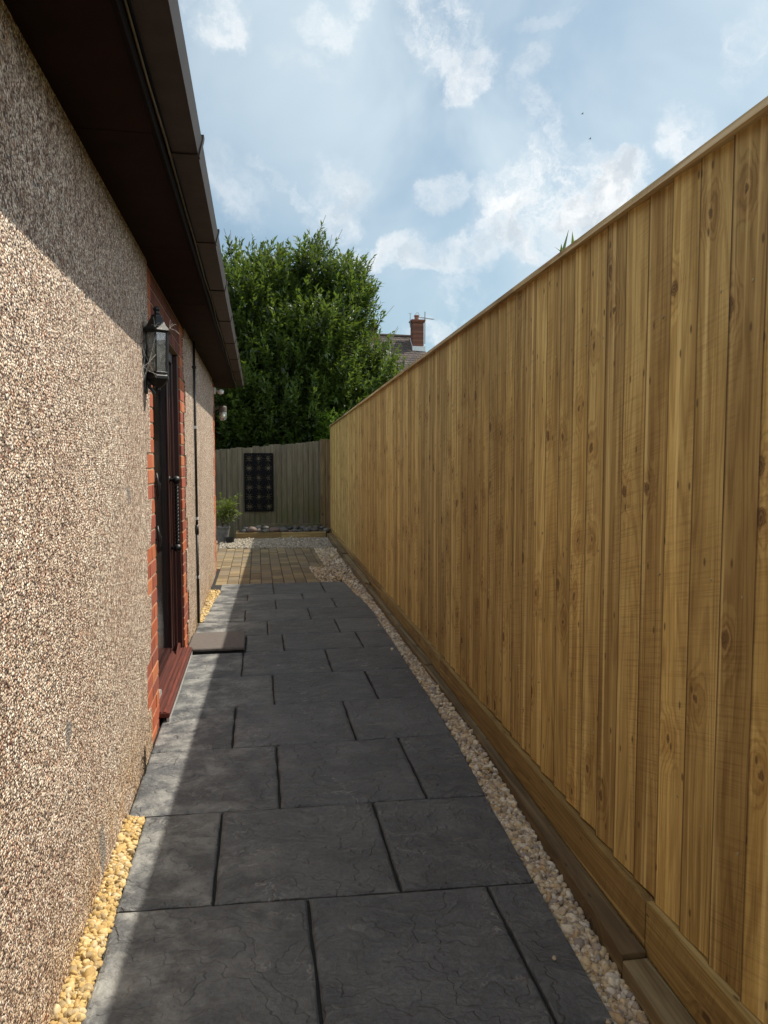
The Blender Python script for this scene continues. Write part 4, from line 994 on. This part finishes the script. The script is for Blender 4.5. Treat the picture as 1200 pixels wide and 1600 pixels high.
def chimney(s, t, w, zb, zt, pot=True):
    c = RE+left*s+dh*t; mm = MB(); z = zb; i = 0
    while z < zt-.16:
        mm.box(c.x-w/2, c.x+w/2, c.y-w/2, c.y+w/2, z, z+.068, random.random()); z += .075
    for k, e in enumerate((.04, .08)): mm.box(c.x-w/2-e, c.x+w/2+e, c.y-w/2-e, c.y+w/2+e, z+k*.075, z+k*.075+.0749, random.random())
    ch = mm.build('chimney', M['brick_far'], far)
    m2 = MB(); m2.box(c.x-w/2+.012, c.x+w/2-.012, c.y-w/2+.012, c.y+w/2-.012, zb, zt-.02); m2.build('mortar', M['mortar'], ch)
    if pot:
        m2 = MB(); m2.lathe([(.13, 0), (.12, .05), (.115, .22), (.14, .24), (.14, .30), (.10, .30)], (c.x-.03, c.y, zt-.01), 14); m2.build('pot', M['terracotta'], ch)
        m2 = MB(); q = down; f0 = c+dh*(w/2+.006); zr = 8.11-.86*(t+w/2)
        m2.box(c.x-w/2-.05, c.x+w/2+.05, f0.y-.16, f0.y, zr-.16, zr+.13)
        for sx in (-1, 1):
            xx = c.x+sx*(w/2+.012); m2.prism_yz([(c.y-w/2-.0, zr-.01), (c.y-w/2, zr+.14), (c.y+w/2, zr+.86*w+.16), (c.y+w/2, zr+.86*w-.01)], xx-.01, xx+.01)
        m2.build('flashing', M['lead'], ch)
    return c
M['brick_far'] = mat_random('far_brick', [(.12, .042, .026), (.15, .052, .032), (.10, .036, .024), (.17, .065, .04)], .9, 20)
c1 = chimney(.33, .62, .60, 7.0, 8.86)
c2 = chimney(2.72, .2, .45, 7.6, 8.45, False)
ae = thing('television_aerial', (c1.x+.50, c1.y+.30, 7.9), 'thin television aerial on a tall mast beside the distant chimney', 'aerial')
ax, ay = c1.x+.50, c1.y+.30
m = MB(); m.tube([(ax, ay, 7.7), (ax, ay, 9.42)], .030, 6); m.build('mast', M['steel'], ae)
m = MB(); m.tube([(ax-.40, ay, 9.12), (ax+.52, ay, 9.03)], .024, 6)
for i in range(7): xx = ax-.2+i*.1; m.tube([(xx, ay-.18, 9.10-.1*i*.1), (xx, ay+.18, 9.10-.1*i*.1)], .010, 5)
lp = [(ax-.42+.10*cos(a), ay, 9.22+.14*sin(a)) for a in [i*pi/8 for i in range(17)]]; m.tube(lp, .014, 5); m.build('boom', M['steel'], ae)
ae2 = thing('television_aerial', (c1.x-.42, c1.y, 8.3), 'small stubby aerial on the left side of the distant chimney', 'aerial')
m = MB(); m.tube([(c1.x-.38, c1.y, 8.5), (c1.x-.38, c1.y, 9.25)], .018, 6); m.tube([(c1.x-.46, c1.y, 9.27), (c1.x-.38, c1.y, 9.2), (c1.x-.30, c1.y, 9.27)], .012, 6); m.tube([(c1.x-.30, c1.y, 8.7), (c1.x-.40, c1.y, 8.7)], .02, 6); m.build('mast', M['steel'], ae2)
# two birds far overhead
for (u, v, lab) in ((910, 178, 'tiny dark bird high in the sky, the upper of two'), (922, 217, 'tiny dark bird in the sky, the lower of two')):
    c = Vector((0, 0, H))+pix_dir(u, v)*75
    m = MB(); m.tube([c+Vector((-.09, 0, 0)), c+Vector((-.03, 0, .0)), c+Vector((.05, 0, 0)), c+Vector((.12, 0, .01))], [.01, .035, .03, .006], 8)
    for s in (-1, 1): m.add([c+Vector((-.03, 0, .02)), c+Vector((.05, 0, .02)), c+Vector((.02, s*.14, .09)), c+Vector((-.02, s*.16, .09)), c+Vector((-.07, s*.28, .02))], [(0, 1, 2, 3), (3, 2, 4)])
    o = m.build('flying_bird', M['bird'], loc=tuple(c)); tag(o, lab, 'bird', 'birds overhead')
